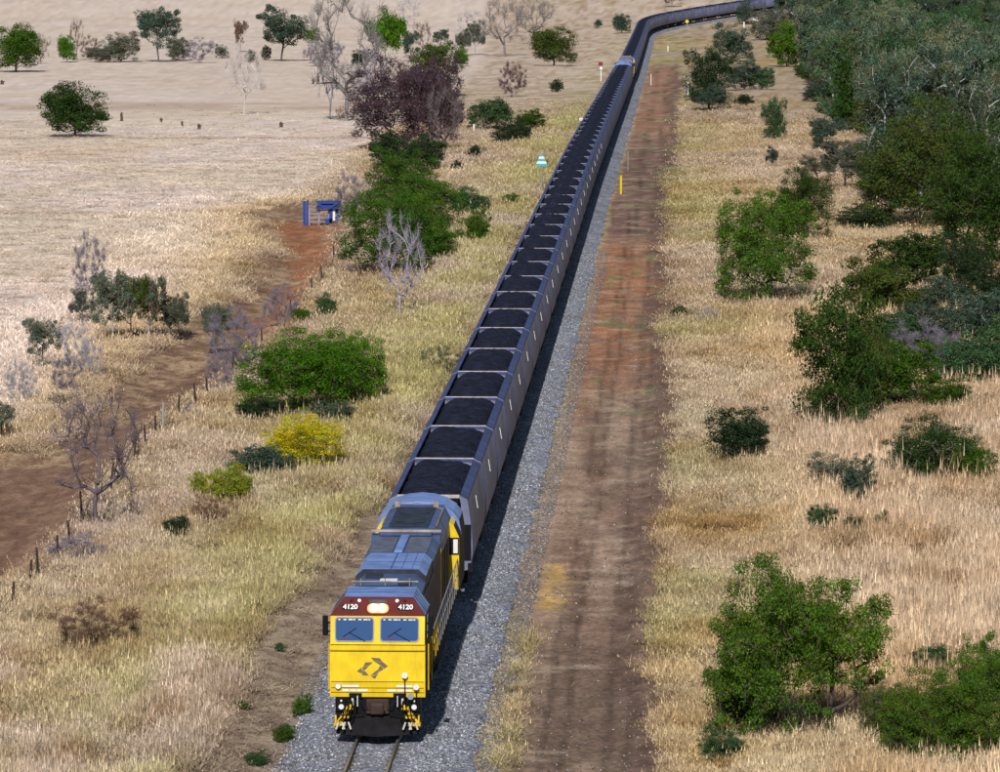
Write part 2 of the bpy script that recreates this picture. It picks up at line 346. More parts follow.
class MB:                                     # collects shapes, then links them as ONE mesh object
    def __init__(s): s.v = []; s.f = []
    def add(s, v, f):
        k = len(s.v); s.v += [tuple(p) for p in v]; s.f += [tuple(i+k for i in q) for q in f]; return s
    def box(s, x0, x1, y0, y1, z0, z1, m=None, ch=0.0):
        if ch:
            bm = bmesh.new(); bmesh.ops.create_cube(bm, size=1)
            for q in bm.verts: q.co = ((x0+x1)/2+q.co.x*(x1-x0), (y0+y1)/2+q.co.y*(y1-y0), (z0+z1)/2+q.co.z*(z1-z0))
            bmesh.ops.bevel(bm, geom=bm.edges[:], offset=ch, segments=1, affect='EDGES')
            v = [q.co.copy() for q in bm.verts]; f = [[q.index for q in p.verts] for p in bm.faces]; bm.free()
        else:
            v = [Vector((x, y, z)) for z in (z0, z1) for y in (y0, y1) for x in (x0, x1)]
            f = [(0, 2, 3, 1), (4, 5, 7, 6), (0, 1, 5, 4), (2, 6, 7, 3), (0, 4, 6, 2), (1, 3, 7, 5)]
        if m: v = [m @ q for q in v]
        return s.add(v, f)
    def tube(s, pts, r, n=6, caps=True, r1=None):
        pts = [Vector(p) for p in pts]; rings = []; up = None; L = len(pts)
        for i, p in enumerate(pts):
            d = (pts[min(i+1, L-1)]-pts[max(i-1, 0)]).normalized()
            a = d.orthogonal().normalized() if up is None else (up - d*up.dot(d)).normalized(); up = a; b = d.cross(a)
            rr = r if r1 is None else r+(r1-r)*i/max(L-1, 1)
            rings.append([p+(a*math.cos(k*2*math.pi/n)+b*math.sin(k*2*math.pi/n))*rr for k in range(n)])
        v = [q for g in rings for q in g]; f = []
        for i in range(L-1):
            for k in range(n): f.append((i*n+k, i*n+(k+1) % n, (i+1)*n+(k+1) % n, (i+1)*n+k))
        if caps: f += [tuple(range(n-1, -1, -1)), tuple((L-1)*n+k for k in range(n))]
        return s.add(v, f)
    def prism(s, poly, axis, a, b):           # poly: 2-D outline, extruded along axis from a to b
        def P(p, t): return {'x': (t, p[0], p[1]), 'y': (p[0], t, p[1]), 'z': (p[0], p[1], t)}[axis]
        n = len(poly); v = [P(p, a) for p in poly]+[P(p, b) for p in poly]
        f = [tuple(range(n)), tuple(range(2*n-1, n-1, -1))]+[(k, k+n, (k+1) % n+n, (k+1) % n) for k in range(n)]
        return s.add(v, f)
    def build(s, name, mat, parent=None, smooth=False, loc=None):
        me = bpy.data.meshes.new(name); me.from_pydata(s.v, [], s.f)
        bm = bmesh.new(); bm.from_mesh(me); bmesh.ops.recalc_face_normals(bm, faces=bm.faces[:]); bm.to_mesh(me); bm.free()
        me.materials.append(mat)
        if smooth:
            me.polygons.foreach_set('use_smooth', [True]*len(me.polygons))
            try: me.set_sharp_from_angle(angle=R(38))
            except Exception: pass
        o = bpy.data.objects.new(name, me); C.objects.link(o)
        if parent: o.parent = parent
        if loc: o.location = loc
        return o
def tag(o, label=None, cat=None, group=None, kind=None):
    if label: o['label'] = label
    if cat: o['category'] = cat
    if group: o['group'] = group
    if kind: o['kind'] = kind
    return o
def empty(name, loc=(0, 0, 0), rz=0):
    o = bpy.data.objects.new(name, None); C.objects.link(o); o.location = loc; o.rotation_euler = (0, 0, rz); o.empty_display_size = .3
    return o
def copy_tree(o, parent=None, skip=()):
    c = o.copy(); C.objects.link(c); c.parent = parent
    for ch in list(o.children):
        if ch.name.split('.')[0] in skip: continue
        copy_tree(ch, c, skip)
    return c

# ---------------------------------------------------------------- ground sheet
def build_ground():
    ys = [-300, -100, 0, 40, 70, 90, 100]; y = 104.0
    while y < 2600: ys.append(y); y += max(.42, y*.0034 if y < 700 else y*.009)
    ys += [2800, 3300, 4200, 5600, 8000]
    ys = np.array(ys)
    inner = np.linspace(-.128, .128, 300); outer = np.array([-1.6, -.9, -.5, -.3, -.22, -.17, -.145])
    ang = np.concatenate([outer, inner, -outer[::-1]])
    YY = np.repeat(ys[:, None], len(ang), 1); XX = ang[None]*np.maximum(YY, 120)+YY*.0
    Z = zmacro(XX, YY) + relief(XX, YY)
    col, gr, fld, gd, rd = zones(XX, YY)
    V = np.stack([XX, YY, Z], -1).reshape(-1, 3); n, m = YY.shape
    i = (np.arange(n-1)[:, None]*m + np.arange(m-1)[None]).ravel(); Fq = np.stack([i, i+1, i+m+1, i+m], 1)
    me = np_mesh('ground', V, Fq, 4); a = me.color_attributes.new('gcol', 'FLOAT_COLOR', 'POINT')
    c4 = np.ones((n*m, 4), np.float32); c4[:, :3] = np.clip(col.reshape(-1, 3), .01, 1); c4[:, 3] = (fld*sst(-2, -8, gd)+.5*sst(500, 700, YY)).clip(0, 1).ravel(); a.data.foreach_set('color', c4.ravel())
    me.materials.append(M['ground']); me.polygons.foreach_set('use_smooth', [True]*len(me.polygons))
    o = bpy.data.objects.new('ground', me); C.objects.link(o); o['kind'] = 'structure'
build_ground()

# ballast ridge: a curved sheet following the line
def strip(name, prof, s0, s1, ds, mat, jit=0, kind=None, parent=None):
    V = []; Fq = []; ss = np.arange(s0, s1, ds); m = len(prof)
    for s in ss:
        x, y = along(s); x2, y2 = along(s+1); d = Vector((x2-x, y2-y)).normalized(); nr = Vector((d.y, -d.x)); z = float(zrail(y))
        for k, (t, zz) in enumerate(prof):
            e = 0 < k < m-1
            tt = t + (float(fbm(t*9, s, .8, 1.4, 71, 2))-.5)*jit*(2.2 if not 1 < k < m-2 else .3); z3 = zz + ((random.random()-.5)*.05 if jit and e else 0)
            V.append((x+nr.x*tt, y+nr.y*tt, z+z3))
    n = len(ss)
    for i in range(n-1):
        for k in range(m-1): Fq.append((i*m+k, i*m+k+1, (i+1)*m+k+1, (i+1)*m+k))
    o = link_mesh(name, V, Fq, mat, parent, smooth=not jit)
    if kind: o['kind'] = kind
    return o
S0 = s_of_y(60); S1 = s_of_y(1360)
strip('track_ballast', [(-3.1, -.95), (-2.5, -.47), (-2.0, -.34), (-1.3, -.17), (-.7, -.135), (-.45, -.145), (0, -.13), (.45, -.145), (.7, -.135), (1.3, -.17), (2.0, -.34), (2.6, -.47), (3.2, -.95)], S0, S1, .6, M['ballast'], .35, 'structure')
rt = empty('railway_track', (0, 0, 0)); rt['kind'] = 'structure'
for sx in (-.5685, .5685):
    r = strip('rail', [(sx-.07, -.16), (sx-.065, -.145), (sx-.012, -.12), (sx-.012, -.04), (sx-.035, -.03), (sx-.034, 0), (sx+.034, 0), (sx+.035, -.03), (sx+.012, -.04), (sx+.012, -.12), (sx+.065, -.145), (sx+.07, -.16)], S0, S1, 5, M['steel'], parent=rt)
    h = strip('rail_head', [(sx-.03, .002), (sx+.03, .002)], S0, S1, 5, M['railtop'], parent=r)
smb = MB().box(-1.02, 1.02, -.12, .12, -.27, -.125, ch=.025); s_me = smb.build('sleeper', M['sleeper'], rt)
cl = MB()
for sx in (-.5685, .5685):
    for e in (-.1, .1): cl.box(sx+e-.03, sx+e+.03, -.05, .05, -.13, -.10)
cl_o = cl.build('rail_clip', M['steel'], s_me)
for k in range(90):
    s = s_of_y(112)+k*.62; x, y = along(s)
    o = s_me if k == 0 else s_me.copy()
    if k:
        C.objects.link(o); c = cl_o.copy(); C.objects.link(c); c.parent = o
    o.location = (x, y, float(zrail(y))-.018); o.rotation_euler = (0, 0, -math.atan(.0384)+random.uniform(-.01, .01))

# ---------------------------------------------------------------- grass and stones: instanced
def tuft_mesh(name, nb, h, spread, wid, lean, seed, heads=False):
    r = np.random.default_rng(seed); V = []; Fc = []; T = []
    for k in range(nb):
        a = r.uniform(0, 6.283); rad = spread*math.sqrt(r.uniform()); bx, by = rad*math.cos(a), rad*math.sin(a)
        hh = h*r.uniform(.55, 1.1); la = r.uniform(0, 6.283); l = lean*r.uniform(.2, 1.2)*hh; wa = r.uniform(0, 3.14); wx, wy = math.cos(wa)*wid, math.sin(wa)*wid
        mx, my = bx+math.cos(la)*l*.35, by+math.sin(la)*l*.35; tx, ty = bx+math.cos(la)*l, by+math.sin(la)*l
        i = len(V); V += [(bx-wx, by-wy, -.05), (bx+wx, by+wy, -.05), (mx+wx*.8, my+wy*.8, hh*.55), (mx-wx*.8, my-wy*.8, hh*.55), (tx, ty, hh)]
        Fc += [(i, i+1, i+2), (i, i+2, i+3), (i+3, i+2, i+4)]; c = r.uniform(.75, 1.2); T += [c*.72, c*.72, c, c, c*1.15]
        if heads and k % 2 == 0:
            i = len(V); V += [(tx-wx*1.8, ty-wy*1.8, hh*.86), (tx+wx*1.8, ty+wy*1.8, hh*.86), (tx, ty, hh*1.18)]; Fc.append((i, i+1, i+2)); T += [c*1.2]*3
    me = np_mesh(name, V, Fc, 3); at = me.color_attributes.new('tint', 'FLOAT_COLOR', 'POINT')
    at.data.foreach_set('color', np.repeat(np.array(T, np.float32), 4)); me.materials.append(M['grass'])
    return bpy.data.objects.new(name, me)
def scatter(name, protos, P, rot, scl, idx, cols, label):
    col = bpy.data.collections.new(name+'_source')
    for o in protos: col.objects.link(o)
    me = bpy.data.meshes.new(name); me.vertices.add(len(P)); me.vertices.foreach_set('co', P.astype(np.float32).ravel())
    a = me.attributes.new('rot', 'FLOAT_VECTOR', 'POINT'); a.data.foreach_set('vector', rot.astype(np.float32).ravel())
    a = me.attributes.new('scl', 'FLOAT_VECTOR', 'POINT'); a.data.foreach_set('vector', scl.astype(np.float32).ravel())
    a = me.attributes.new('idx', 'INT', 'POINT'); a.data.foreach_set('value', idx.astype(np.int32))
    c4 = np.ones((len(P), 4), np.float32); c4[:, :3] = cols; a = me.attributes.new('gcol', 'FLOAT_COLOR', 'POINT'); a.data.foreach_set('color', c4.ravel())
    o = bpy.data.objects.new(name, me); C.objects.link(o); tag(o, label, 'grass' if 'grass' in name else 'stones', kind='stuff')
    g = bpy.data.node_groups.new(name, 'GeometryNodeTree')
    g.interface.new_socket('Geometry', in_out='INPUT', socket_type='NodeSocketGeometry'); g.interface.new_socket('Geometry', in_out='OUTPUT', socket_type='NodeSocketGeometry')
    gi = g.nodes.new('NodeGroupInput'); go = g.nodes.new('NodeGroupOutput'); ip = g.nodes.new('GeometryNodeInstanceOnPoints'); ci = g.nodes.new('GeometryNodeCollectionInfo')
    ci.inputs[0].default_value = col; ci.inputs['Separate Children'].default_value = True; ci.inputs['Reset Children'].default_value = True
    def na(nm, ty):
        n = g.nodes.new('GeometryNodeInputNamedAttribute'); n.data_type = ty; n.inputs[0].default_value = nm; return n.outputs[0]
    L = g.links.new
    L(gi.outputs[0], ip.inputs['Points']); L(ci.outputs[0], ip.inputs['Instance']); ip.inputs['Pick Instance'].default_value = True
    L(na('idx', 'INT'), ip.inputs['Instance Index']); L(na('rot', 'FLOAT_VECTOR'), ip.inputs['Rotation']); L(na('scl', 'FLOAT_VECTOR'), ip.inputs['Scale'])
    L(ip.outputs[0], go.inputs[0])
    md = o.modifiers.new('scatter', 'NODES'); md.node_group = g
    return o
def sample(n, y0, y1, pw, wide=.118):
    u = rng.random(n); Y = (y0**pw + u*(y1**pw-y0**pw))**(1/pw); X = (rng.random(n)*2-1)*(wide*Y+1.5); return X, Y

# ---------------------------------------------------------------- coal wagon
HL = (PIT-.30)/2                              # half the body length; local y runs back along the train
def side_prof(n=9):
    return [(1.06, 3.58), (1.30, 3.46), (1.33, 3.36)] + [(1.335+.17*math.sin(math.pi*.62*k/n)-.13*(k/n)**7, 3.36-(3.36-1.08)*k/n) for k in range(1, n+1)] + [(.98, .98)]
COALS = []
def reload(o, k):
    for c in o.children:
        if c.name.startswith('coal_load') and k % 4: c.data = COALS[k % 4-1]
def make_wagon():
    root = empty('coal_wagon')
    pr = side_prof(); inner = [(1.04, 3.56), (1.10, 3.3), (1.12, 2.3)]
    for s, nm in ((-1, 'side_wall'), (1, 'side_wall')):
        V = []; Fc = []; ny = 8
        loop = [(s*a, b) for a, b in pr] + [(s*a, b) for a, b in inner[::-1]]; m = len(loop)
        for i in range(ny+1):
            y = -HL+2*HL*i/ny
            for a, b in loop: V.append((a, y, b))
        for i in range(ny):
            for k in range(m): Fc.append((i*m+k, i*m+(k+1) % m, (i+1)*m+(k+1) % m, (i+1)*m+k))
        Fc += [tuple(range(m)), tuple(ny*m+k for k in range(m))[::-1]]
        mb = MB(); mb.add(V, Fc); o = mb.build(nm, M['wside'], root, smooth=True)
        # the upper chord is painted darker
        o.data.materials.append(M['wrim']); o.data.materials.append(M['coal'])
        for p in o.data.polygons:
            if p.center.z > 3.38 and p.area > .1: p.material_index = 1
            if abs(p.center.x) < 1.2 and p.normal.x*s < -.5: p.material_index = 2
        for e in (-1, 1):                     # curved end rib
            rb = MB(); v = []
            for a, b in pr[1:-1]: v += [(s*(a+.016), e*(HL-.12), b), (s*(a+.016), e*(HL-.02), b)]
            k = len(v)//2; f = [(2*i, 2*i+1, 2*i+3, 2*i+2) for i in range(k-1)]
            v += [(x-s*.04, y, z) for x, y, z in v]; q = 2*k; f += [(q+2*i, q+2*i+2, q+2*i+3, q+2*i+1) for i in range(k-1)]
            f += [(2*i, 2*i+2, q+2*i+2, q+2*i) for i in range(k-1)]+[(2*i+1, q+2*i+1, q+2*i+3, 2*i+3) for i in range(k-1)]+[(0, q, q+1, 1)]
            rb.add(v, f); rb.build('end_rib', M['wrim'], root)
        gm = MB(); gm.tube([(s*1.395, -.6, 3.02), (s*1.475, -.8, 2.6)], .010, 5); gm.build('grab_rail', M['white'], root)
        bx = MB().box(s*1.12-.12, s*1.12+.12, -HL+1.9, HL-1.9, .34, 1.1, ch=.04)  # sill deepened to stand in for the shadow under the wagon
        bx.build('side_sill_and_shade', M['under'], root)
    for e in (-1, 1):
        mb = MB(); y0 = e*(HL-.1); y1 = e*(HL-1.0)
        mb.add([(-1.11, y0, 3.52), (1.11, y0, 3.52), (1.11, y1, 2.3), (-1.11, y1, 2.3), (-1.11, y0+e*.03, 3.52), (1.11, y0+e*.03, 3.52), (1.11, y1+e*.04, 2.25), (-1.11, y1+e*.04, 2.25)],
               [(0, 1, 2, 3), (4, 7, 6, 5), (0, 4, 5, 1), (2, 6, 7, 3), (0, 3, 7, 4), (1, 5, 6, 2)])
        mb.build('end_slope_sheet', M['wend'], root)
        mb = MB().box(-1.055, 1.055, min(e*HL, e*(HL-.13)), max(e*HL, e*(HL-.13)), 3.48, 3.6, ch=.015); ea = MB()
        mb.build('end_bar', M['wbar'] if e < 0 else M['wrim'], root)
        mb = MB()
        for x in (-.95, 0, .95): mb.box(x-.06, x+.06, min(e*(HL-.03), e*(HL-.15)), max(e*(HL-.03), e*(HL-.15)), 1.0, 3.47)
        mb.box(-1.2, 1.2, min(e*(HL-.05), e*(HL-1.2)), max(e*(HL-.05), e*(HL-1.2)), .95, 1.1)
        mb.box(-1.44, 1.44, min(e*(HL-.004), e*(HL+.1)), max(e*(HL-.004), e*(HL+.1)), 1.45, 2.6)  # black plate imitates the shaded notch between wagon ends
        mb.build('end_frame_and_gap_shade', M['black'], root)
        for s in (-1, 1): MB().box(s*1.42-.09, s*1.42+.09, min(e*(HL-.22), e*(HL+.03)), max(e*(HL-.22), e*(HL+.03)), .98, 1.3, ch=.02).build('corner_step', M['under'] if e < 0 else M['grille'], root)
        cp = MB().box(-.1, .1, min(e*(HL-.3), e*(HL+.21)), max(e*(HL-.3), e*(HL+.21)), .72, .95, ch=.03).box(-.17, .17, min(e*(HL+.03), e*(HL+.17)), max(e*(HL+.03), e*(HL+.17)), .68, .98, ch=.03)
        cp.build('coupler', M['under'], root)
    # coal, heaped over the rim in the middle, low in the corners; four loads, no two alike
    for load in range(4):
     nx, ny = 18, 44; V = []; Fc = []; r = np.random.default_rng(3+load)
     for j in range(ny+1):
        for i in range(nx+1):
            x = -1.1+2.2*i/nx; y = -(HL-.12)+2*(HL-.12)*j/ny
            dx = max(0, abs(x)-.6); dy = max(0, abs(y)-(HL-1.0))*.42
            z = 3.645+.03*load/3-.58*math.hypot(dx, dy)-.12*dx*dx + (r.random()-.5)*.06 + (.035*math.sin(y*(1.3+.35*load)+x+load*2)+.04*math.sin(y*2.9+load)*math.sin(x*2+load))*min(1, (HL-abs(y))/1.2)
            V.append((x, y, max(z, 2.9)))
     for j in range(ny):
        for i in range(nx): a = j*(nx+1)+i; Fc.append((a, a+1, a+nx+2, a+nx+1))
     if load == 0: link_mesh('coal_load', V, Fc, M['coal'], root)
     else:
        me = bpy.data.meshes.new('coal_load'); me.from_pydata(V, [], Fc); me.materials.append(M['coal']); COALS.append(me)
    for e in (-1, 1):                         # two bogies
        b = MB()
        for s in (-1, 1):
            b.prism([(e*3.6-1.15, .35), (e*3.6-1.1, .62), (e*3.6-.4, .68), (e*3.6+.4, .68), (e*3.6+1.1, .62), (e*3.6+1.15, .35), (e*3.6+.9, .3), (e*3.6+.45, .5), (e*3.6-.45, .5), (e*3.6-.9, .3)], 'x', s*.82-.07, s*.82+.07)
        b.box(-.8, .8, e*3.6-.2, e*3.6+.2, .45, .85); bo = b.build('bogie', M['under'], root)
        for a in (-.85, .85):
            wmb = MB()
            for s in (-1, 1): wmb.tube([(s*.5, e*3.6+a, .43), (s*.63, e*3.6+a, .43)], .43, 16)
            wmb.tube([(-.5, e*3.6+a, .43), (.5, e*3.6+a, .43)], .07, 6, False)
            wmb.build('wheelset', M['steel'], bo)
    hp = MB()
    for y in (-1.2, 1.2):
        v = [(-.95, y-1.1, 1.1), (.95, y-1.1, 1.1), (.95, y+1.1, 1.1), (-.95, y+1.1, 1.1), (-.4, y-.5, .45), (.4, y-.5, .45), (.4, y+.5, .45), (-.4, y+.5, .45)]
        hp.add(v, [(0, 1, 5, 4), (1, 2, 6, 5), (2, 3, 7, 6), (3, 0, 4, 7), (4, 5, 6, 7)])
    hp.build('discharge_chute', M['under'], root)
    return root

# ---------------------------------------------------------------- locomotive (local: front at y=0, back +y, x to the right as seen from the front)
def rrect(x0, x1, z0, z1, r, n=4):
    p = []
    for cx, cz, a0 in ((x1-r, z1-r, 0), (x0+r, z1-r, 90), (x0+r, z0+r, 180), (x1-r, z0+r, 270)):
        for k in range(n+1): a = R(a0+90*k/n); p.append((cx+r*math.cos(a), cz+r*math.sin(a)))
    return p
def make_loco():
    root = empty('diesel_locomotive')
    # cab shell: stations of (z, half width, y of the front plane)
    st = [(1.16, 1.335, .06), (1.60, 1.335, .0), (2.46, 1.335, .02), (2.50, 1.335, .0), (2.64, 1.335, .0), (2.68, 1.32, .06), (3.44, 1.32, .20), (3.90, .965, .52)]
    D = 2.45
    V = []; Fc = []
    for z, h, y in st: V += [(-h, y, z), (h, y, z), (h, D, z), (-h, D, z)]
    for i in range(len(st)-2):
        for k in range(4): Fc.append((i*4+k, i*4+(k+1) % 4, i*4+4+(k+1) % 4, i*4+4+k))
    Fc.append((0, 3, 2, 1)); mb = MB(); mb.add(V[:28], Fc); k = 24; mb.add([V[24], V[25], V[26], V[27]], [(0, 1, 2, 3)])
    cab = mb.build('cab', M['yellow'], root)
    cab.data.materials.append(M['black']); cab.data.materials.append(M['brown'])
    for p in cab.data.polygons:
        if abs(p.normal.x) > .8: p.material_index = 1
        if p.normal.y > .8: p.material_index = 1
    seam = MB()
    for z in (1.60, 1.42, 1.29): seam.box(-1.3, 1.3, -.004+(.06*(1.6-z)/.44), .03+(.06*(1.6-z)/.44), z-.008, z+.008)
    seam.box(-1.32, 1.32, -.006, .01, 2.63, 2.65).box(-1.32, 1.32, .006, .03, 2.452, 2.468)
    seam.build('panel_seam', M['brown'], cab)
    nose = MB().box(-.8, .8, .02, .05, 1.135, 1.162); 
    for s in (-1, 1): MB().box(s*.62-.18, s*.62+.18, .035, .09, 1.13, 1.27).build('front_recess', M['black'], cab)
    # maroon brow, a leaning trapezoid; pale roof behind
    lean = lambda z: .20+(z-3.44)/.46*.32
    b = MB(); b.add([(-1.335, .185, 3.435), (1.335, .185, 3.435), (.975, .505, 3.905), (-.975, .505, 3.905), (-1.335, .30, 3.435), (1.335, .30, 3.435), (.975, .62, 3.905), (-.975, .62, 3.905)],
                    [(0, 1, 2, 3), (4, 7, 6, 5), (0, 4, 5, 1), (1, 5, 6, 2), (2, 6, 7, 3), (3, 7, 4, 0)]); brow = b.build('brow_panel', M['maroon'], root)
    b = MB(); b.add([(-1.33, .30, 3.43), (1.33, .30, 3.43), (.97, .62, 3.90), (-.97, .62, 3.90), (-1.33, D, 3.43), (1.33, D, 3.43), (.97, D, 3.93), (-.97, D, 3.93)],
                    [(0, 3, 2, 1), (4, 5, 6, 7), (0, 1, 5, 4), (1, 2, 6, 5), (2, 3, 7, 6), (3, 0, 4, 7)]); crf = b.build('cab_roof', M['roofblue'], root)
    sm = MB()
    for y in (.95, 1.4, 1.85):
        for s in (-1, 1): sm.tube([(s*.972, y, 3.925), (s*1.335, y, 3.44)], .010, 4)
        sm.tube([(-.97, y, 3.925), (.97, y, 3.925)], .006, 4) if y == 1.4 else None
    sm.build('roof_seam', M['roofdark'], crf)
    # windscreens
    for x0, x1 in ((-1.20, -.095), (.06, 1.165)):
        wl = lambda z: .06+(z-2.68)/.76*.14
        outer = rrect(x0, x1, 2.715, 3.40, .1); inr = rrect(x0+.035, x1-.035, 2.75, 3.365, .08)
        n = len(outer); V = [(a, wl(c)-.018, c) for a, c in outer]+[(a, wl(c)-.018, c) for a, c in inr]+[(a, wl(c)+.01, c) for a, c in outer]
        f = [(k, (k+1) % n, n+(k+1) % n, n+k) for k in range(n)]+[(k, 2*n+k, 2*n+(k+1) % n, (k+1) % n) for k in range(n)]
        m_ = MB(); m_.add(V, f); wf = m_.build('windscreen_frame', M['frame'], root)
        g = MB(); g.add([(a, wl(c)-.008, c) for a, c in inr]+[(a, wl(c)+.004, c) for a, c in inr], [tuple(range(n)), tuple(range(2*n-1, n-1, -1))]+[(k, (k+1) % n, n+(k+1) % n, n+k) for k in range(n)]); g.build('windscreen', M['glass'], wf)
        wp = MB(); cx = (x0+x1)/2; wp.tube([(cx+.3, wl(2.74)-.04, 2.74), (cx-.15, wl(3.0)-.035, 2.98)], .009, 4).tube([(cx-.32, wl(2.9)-.035, 2.86), (cx+.05, wl(3.1)-.03, 3.1)], .008, 4); wp.build('wiper', M['black'], wf)
        vz = MB()
        for k in range(7): a = x0+.1+k*.14; vz.box(a, a+.1*((k*7) % 3+1)/3+.02, wl(3.33)-.012, wl(3.33)-.009, 3.31, 3.345)
        tag(vz.build('sun_visor', M['white'], wf), kind='stuff')
        ds = MB().box(x0+.15, x0+.42, wl(2.8)-.012, wl(2.8)-.009, 2.795, 2.815); ds.build('warning_strip', M['red'], wf)
    # number boards
    def on_brow(x, z, d=.0): return (x, lean(z)-.02-d, z)
    tilt = math.atan2(.32, .46)
    for s in (-1, 1):
        m_ = MB(); pl = rrect(-.245, .245, -.09, .09, .085); n = len(pl)
        ct = Vector(on_brow(s*.775, 3.655, .004)); rotm = Matrix.Rotation(-tilt, 3, 'X')
        V = [ct+rotm@Vector((a, -.006, c)) for a, c in pl]+[ct+rotm@Vector((a, .02, c)) for a, c in pl]
        m_.add(V, [tuple(range(n)), tuple(range(2*n-1, n-1, -1))]+[(k, (k+1) % n, n+(k+1) % n, n+k) for k in range(n)]); nb = m_.build('number_board', M['black'], brow)
        tc = bpy.data.curves.new('number', 'FONT'); tc.body = '4120'; tc.size = .205; tc.align_x = 'CENTER'; tc.align_y = 'CENTER'; tc.extrude = .003; tc.offset = .006
        to = bpy.data.objects.new('tmp', tc); C.objects.link(to); dg = bpy.context.evaluated_depsgraph_get(); me = bpy.data.meshes.new_from_object(to.evaluated_get(dg)); bpy.data.objects.remove(to)
        me.materials.clear(); me.materials.append(M['white']); no = bpy.data.objects.new('number_lettering', me); C.objects.link(no); no.parent = nb
        no.location = ct+rotm@Vector((0, -.012, 0)); no.rotation_euler = (math.pi/2-tilt, 0, 0)
        for xx, rr_, mm in ((.53, .05, M['lens']), (.75, .03, M['black'])):
            c0 = Vector(on_brow(s*xx, 3.815, 0)); d_ = rotm@Vector((0, -1, 0)); q = MB().tube([c0-d_*.01, c0+d_*.03], rr_, 12); q.build('marker_lamp', mm, brow)
    c0 = Vector(on_brow(0, 3.80)); q = MB(); q.add([c0+rotm@Vector((a, y, c)) for y in (-.02, .02) for a, c in ((-.26, -.055), (.26, -.055), (.26, .05), (-.26, .05))], [(0, 1, 2, 3), (4, 7, 6, 5), (0, 4, 5, 1), (1, 5, 6, 2), (2, 6, 7, 3), (3, 7, 4, 0)]); q.build('horn_recess', M['roofdark'], brow)
    hb = MB(); c0 = Vector(on_brow(0, 3.62)); pl = rrect(-.30, .30, -.145, .145, .13); n = len(pl)
    hb.add([c0+rotm@Vector((a, -.03, c)) for a, c in pl]+[c0+rotm@Vector((a, .02, c)) for a, c in pl], [tuple(range(n)), tuple(range(2*n-1, n-1, -1))]+[(k, (k+1) % n, n+(k+1) % n, n+k) for k in range(n)]); hl = hb.build('headlight_housing', M['lampbloom'], brow)
    for x in (-.12, .12):
        d_ = rotm@Vector((0, -1, 0)); c1 = c0+Vector((x, 0, 0))+d_*.03; q = MB().tube([c1, c1+d_*.02], .11, 16); q.build('headlight', M['lamp'], hl)
        bm = bmesh.new(); bmesh.ops.create_uvsphere(bm, u_segments=14, v_segments=8, radius=.095); bmesh.ops.translate(bm, verts=bm.verts, vec=c1+d_*.045); me = bpy.data.meshes.new('glow_globe'); bm.to_mesh(me); bm.free(); me.materials.append(M['lamp']); go_ = bpy.data.objects.new('glow_globe', me); C.objects.link(go_); go_.parent = hl  # protruding emissive globe added so headlight glow spills onto the brow
    # emblem on the nose: two bent grey arrows cut by fine yellow lines (z up)
    def E(px, py): return ((px-284)/3.82/36.1-.02, 1.97+(386-py)/3.82/36.1)
    polys = [[(262, 343), (295, 345), (306, 358), (274, 357)], [(276, 359), (308, 360), (327, 376), (313, 386), (298, 372)], [(311, 388), (292, 399), (290, 386), (298, 374)],
             [(290, 388), (291, 401), (274, 411), (262, 410), (272, 402)], [(260, 412), (273, 413), (290, 403), (276, 430)],
             [(240, 362), (268, 361), (254, 375), (232, 377)], [(230, 379), (252, 377), (238, 392), (228, 394)], [(226, 381), (226, 394), (236, 396), (222, 404), (207, 397)], [(238, 395), (254, 413), (232, 413), (224, 405)]]
    em = MB()
    for p in polys: em.prism([E(*q) for q in p], 'y', -.004+.006, .03)
    em.v = [(x, y-.0, z) for x, y, z in em.v]; em.build('nose_emblem', M['greymark'], cab)
    rs = MB()
    for x0, x1, z in ((-.98, -.52, 1.475), (.53, .98, 1.475), (-.98, -.80, 1.35), (-.77, -.60, 1.35), (-.57, -.28, 1.35), (.28, .52, 1.35), (.56, .74, 1.35), (.78, .96, 1.35)):
        yy = .06*(1.6-z)/.44; rs.box(x0, x1, yy-.006, yy+.01, z-.03, z+.03)
    tag(rs.build('reflective_strip', M['white'], cab), kind='stuff')
    def lampball(x, y, z, r, nm='ditch_light', mat=M['lens'], par=cab):
        q = MB().tube([(x, y+.05, z), (x, y-.03, z)], r*1.15, 14); a = q.build(nm, M['frame'], par); q = MB().tube([(x, y-.028, z), (x, y-.045, z)], r, 14); q.build('lens', mat, a)
    lampball(-1.10, .0, 1.47, .075)
    for (x, z, r, z0) in ((.77, 1.80, .085, 1.0), (1.09, 1.47, .08, 1.0), (.93, 1.2, .085, .9)):
        q = MB().tube([(x, -.06, z0), (x, -.11, z)], .014, 5); mi = q.build('mirror_pole', M['black'], root)
        q = MB(); [q.tube([(x, -.12+.03*k, z), (x, -.12+.03*(k+1), z)], r*(1-.25*k), 14) for k in range(1)]; q.build('convex_mirror', M['lens'] if z != 1.2 else M['frame'], mi)
    # side mirrors
    for s in (-1, 1):
        q = MB().box(s*1.475-.075, s*1.475+.075, .22, .34, 2.86, 3.42, ch=.02).box(min(s*1.30, s*1.42), max(s*1.30, s*1.42), .27, .3, 3.2, 3.24).box(min(s*1.30, s*1.42), max(s*1.30, s*1.42), .27, .3, 2.95, 2.99); q.build('side_mirror', M['black'], root)
        q = MB().box(s*1.338-.006, s*1.338+.006, .75, 1.45, 2.7, 3.35); q.build('side_window', M['glass'], cab)
        q = MB().tube([(s*1.40, .5, 1.3), (s*1.40, .5, 2.6)], .018, 5).tube([(s*1.40, 2.2, 1.3), (s*1.40, 2.2, 2.6)], .018, 5); tag(q.build('grab_rail', M['yellow2'], cab), kind='stuff')
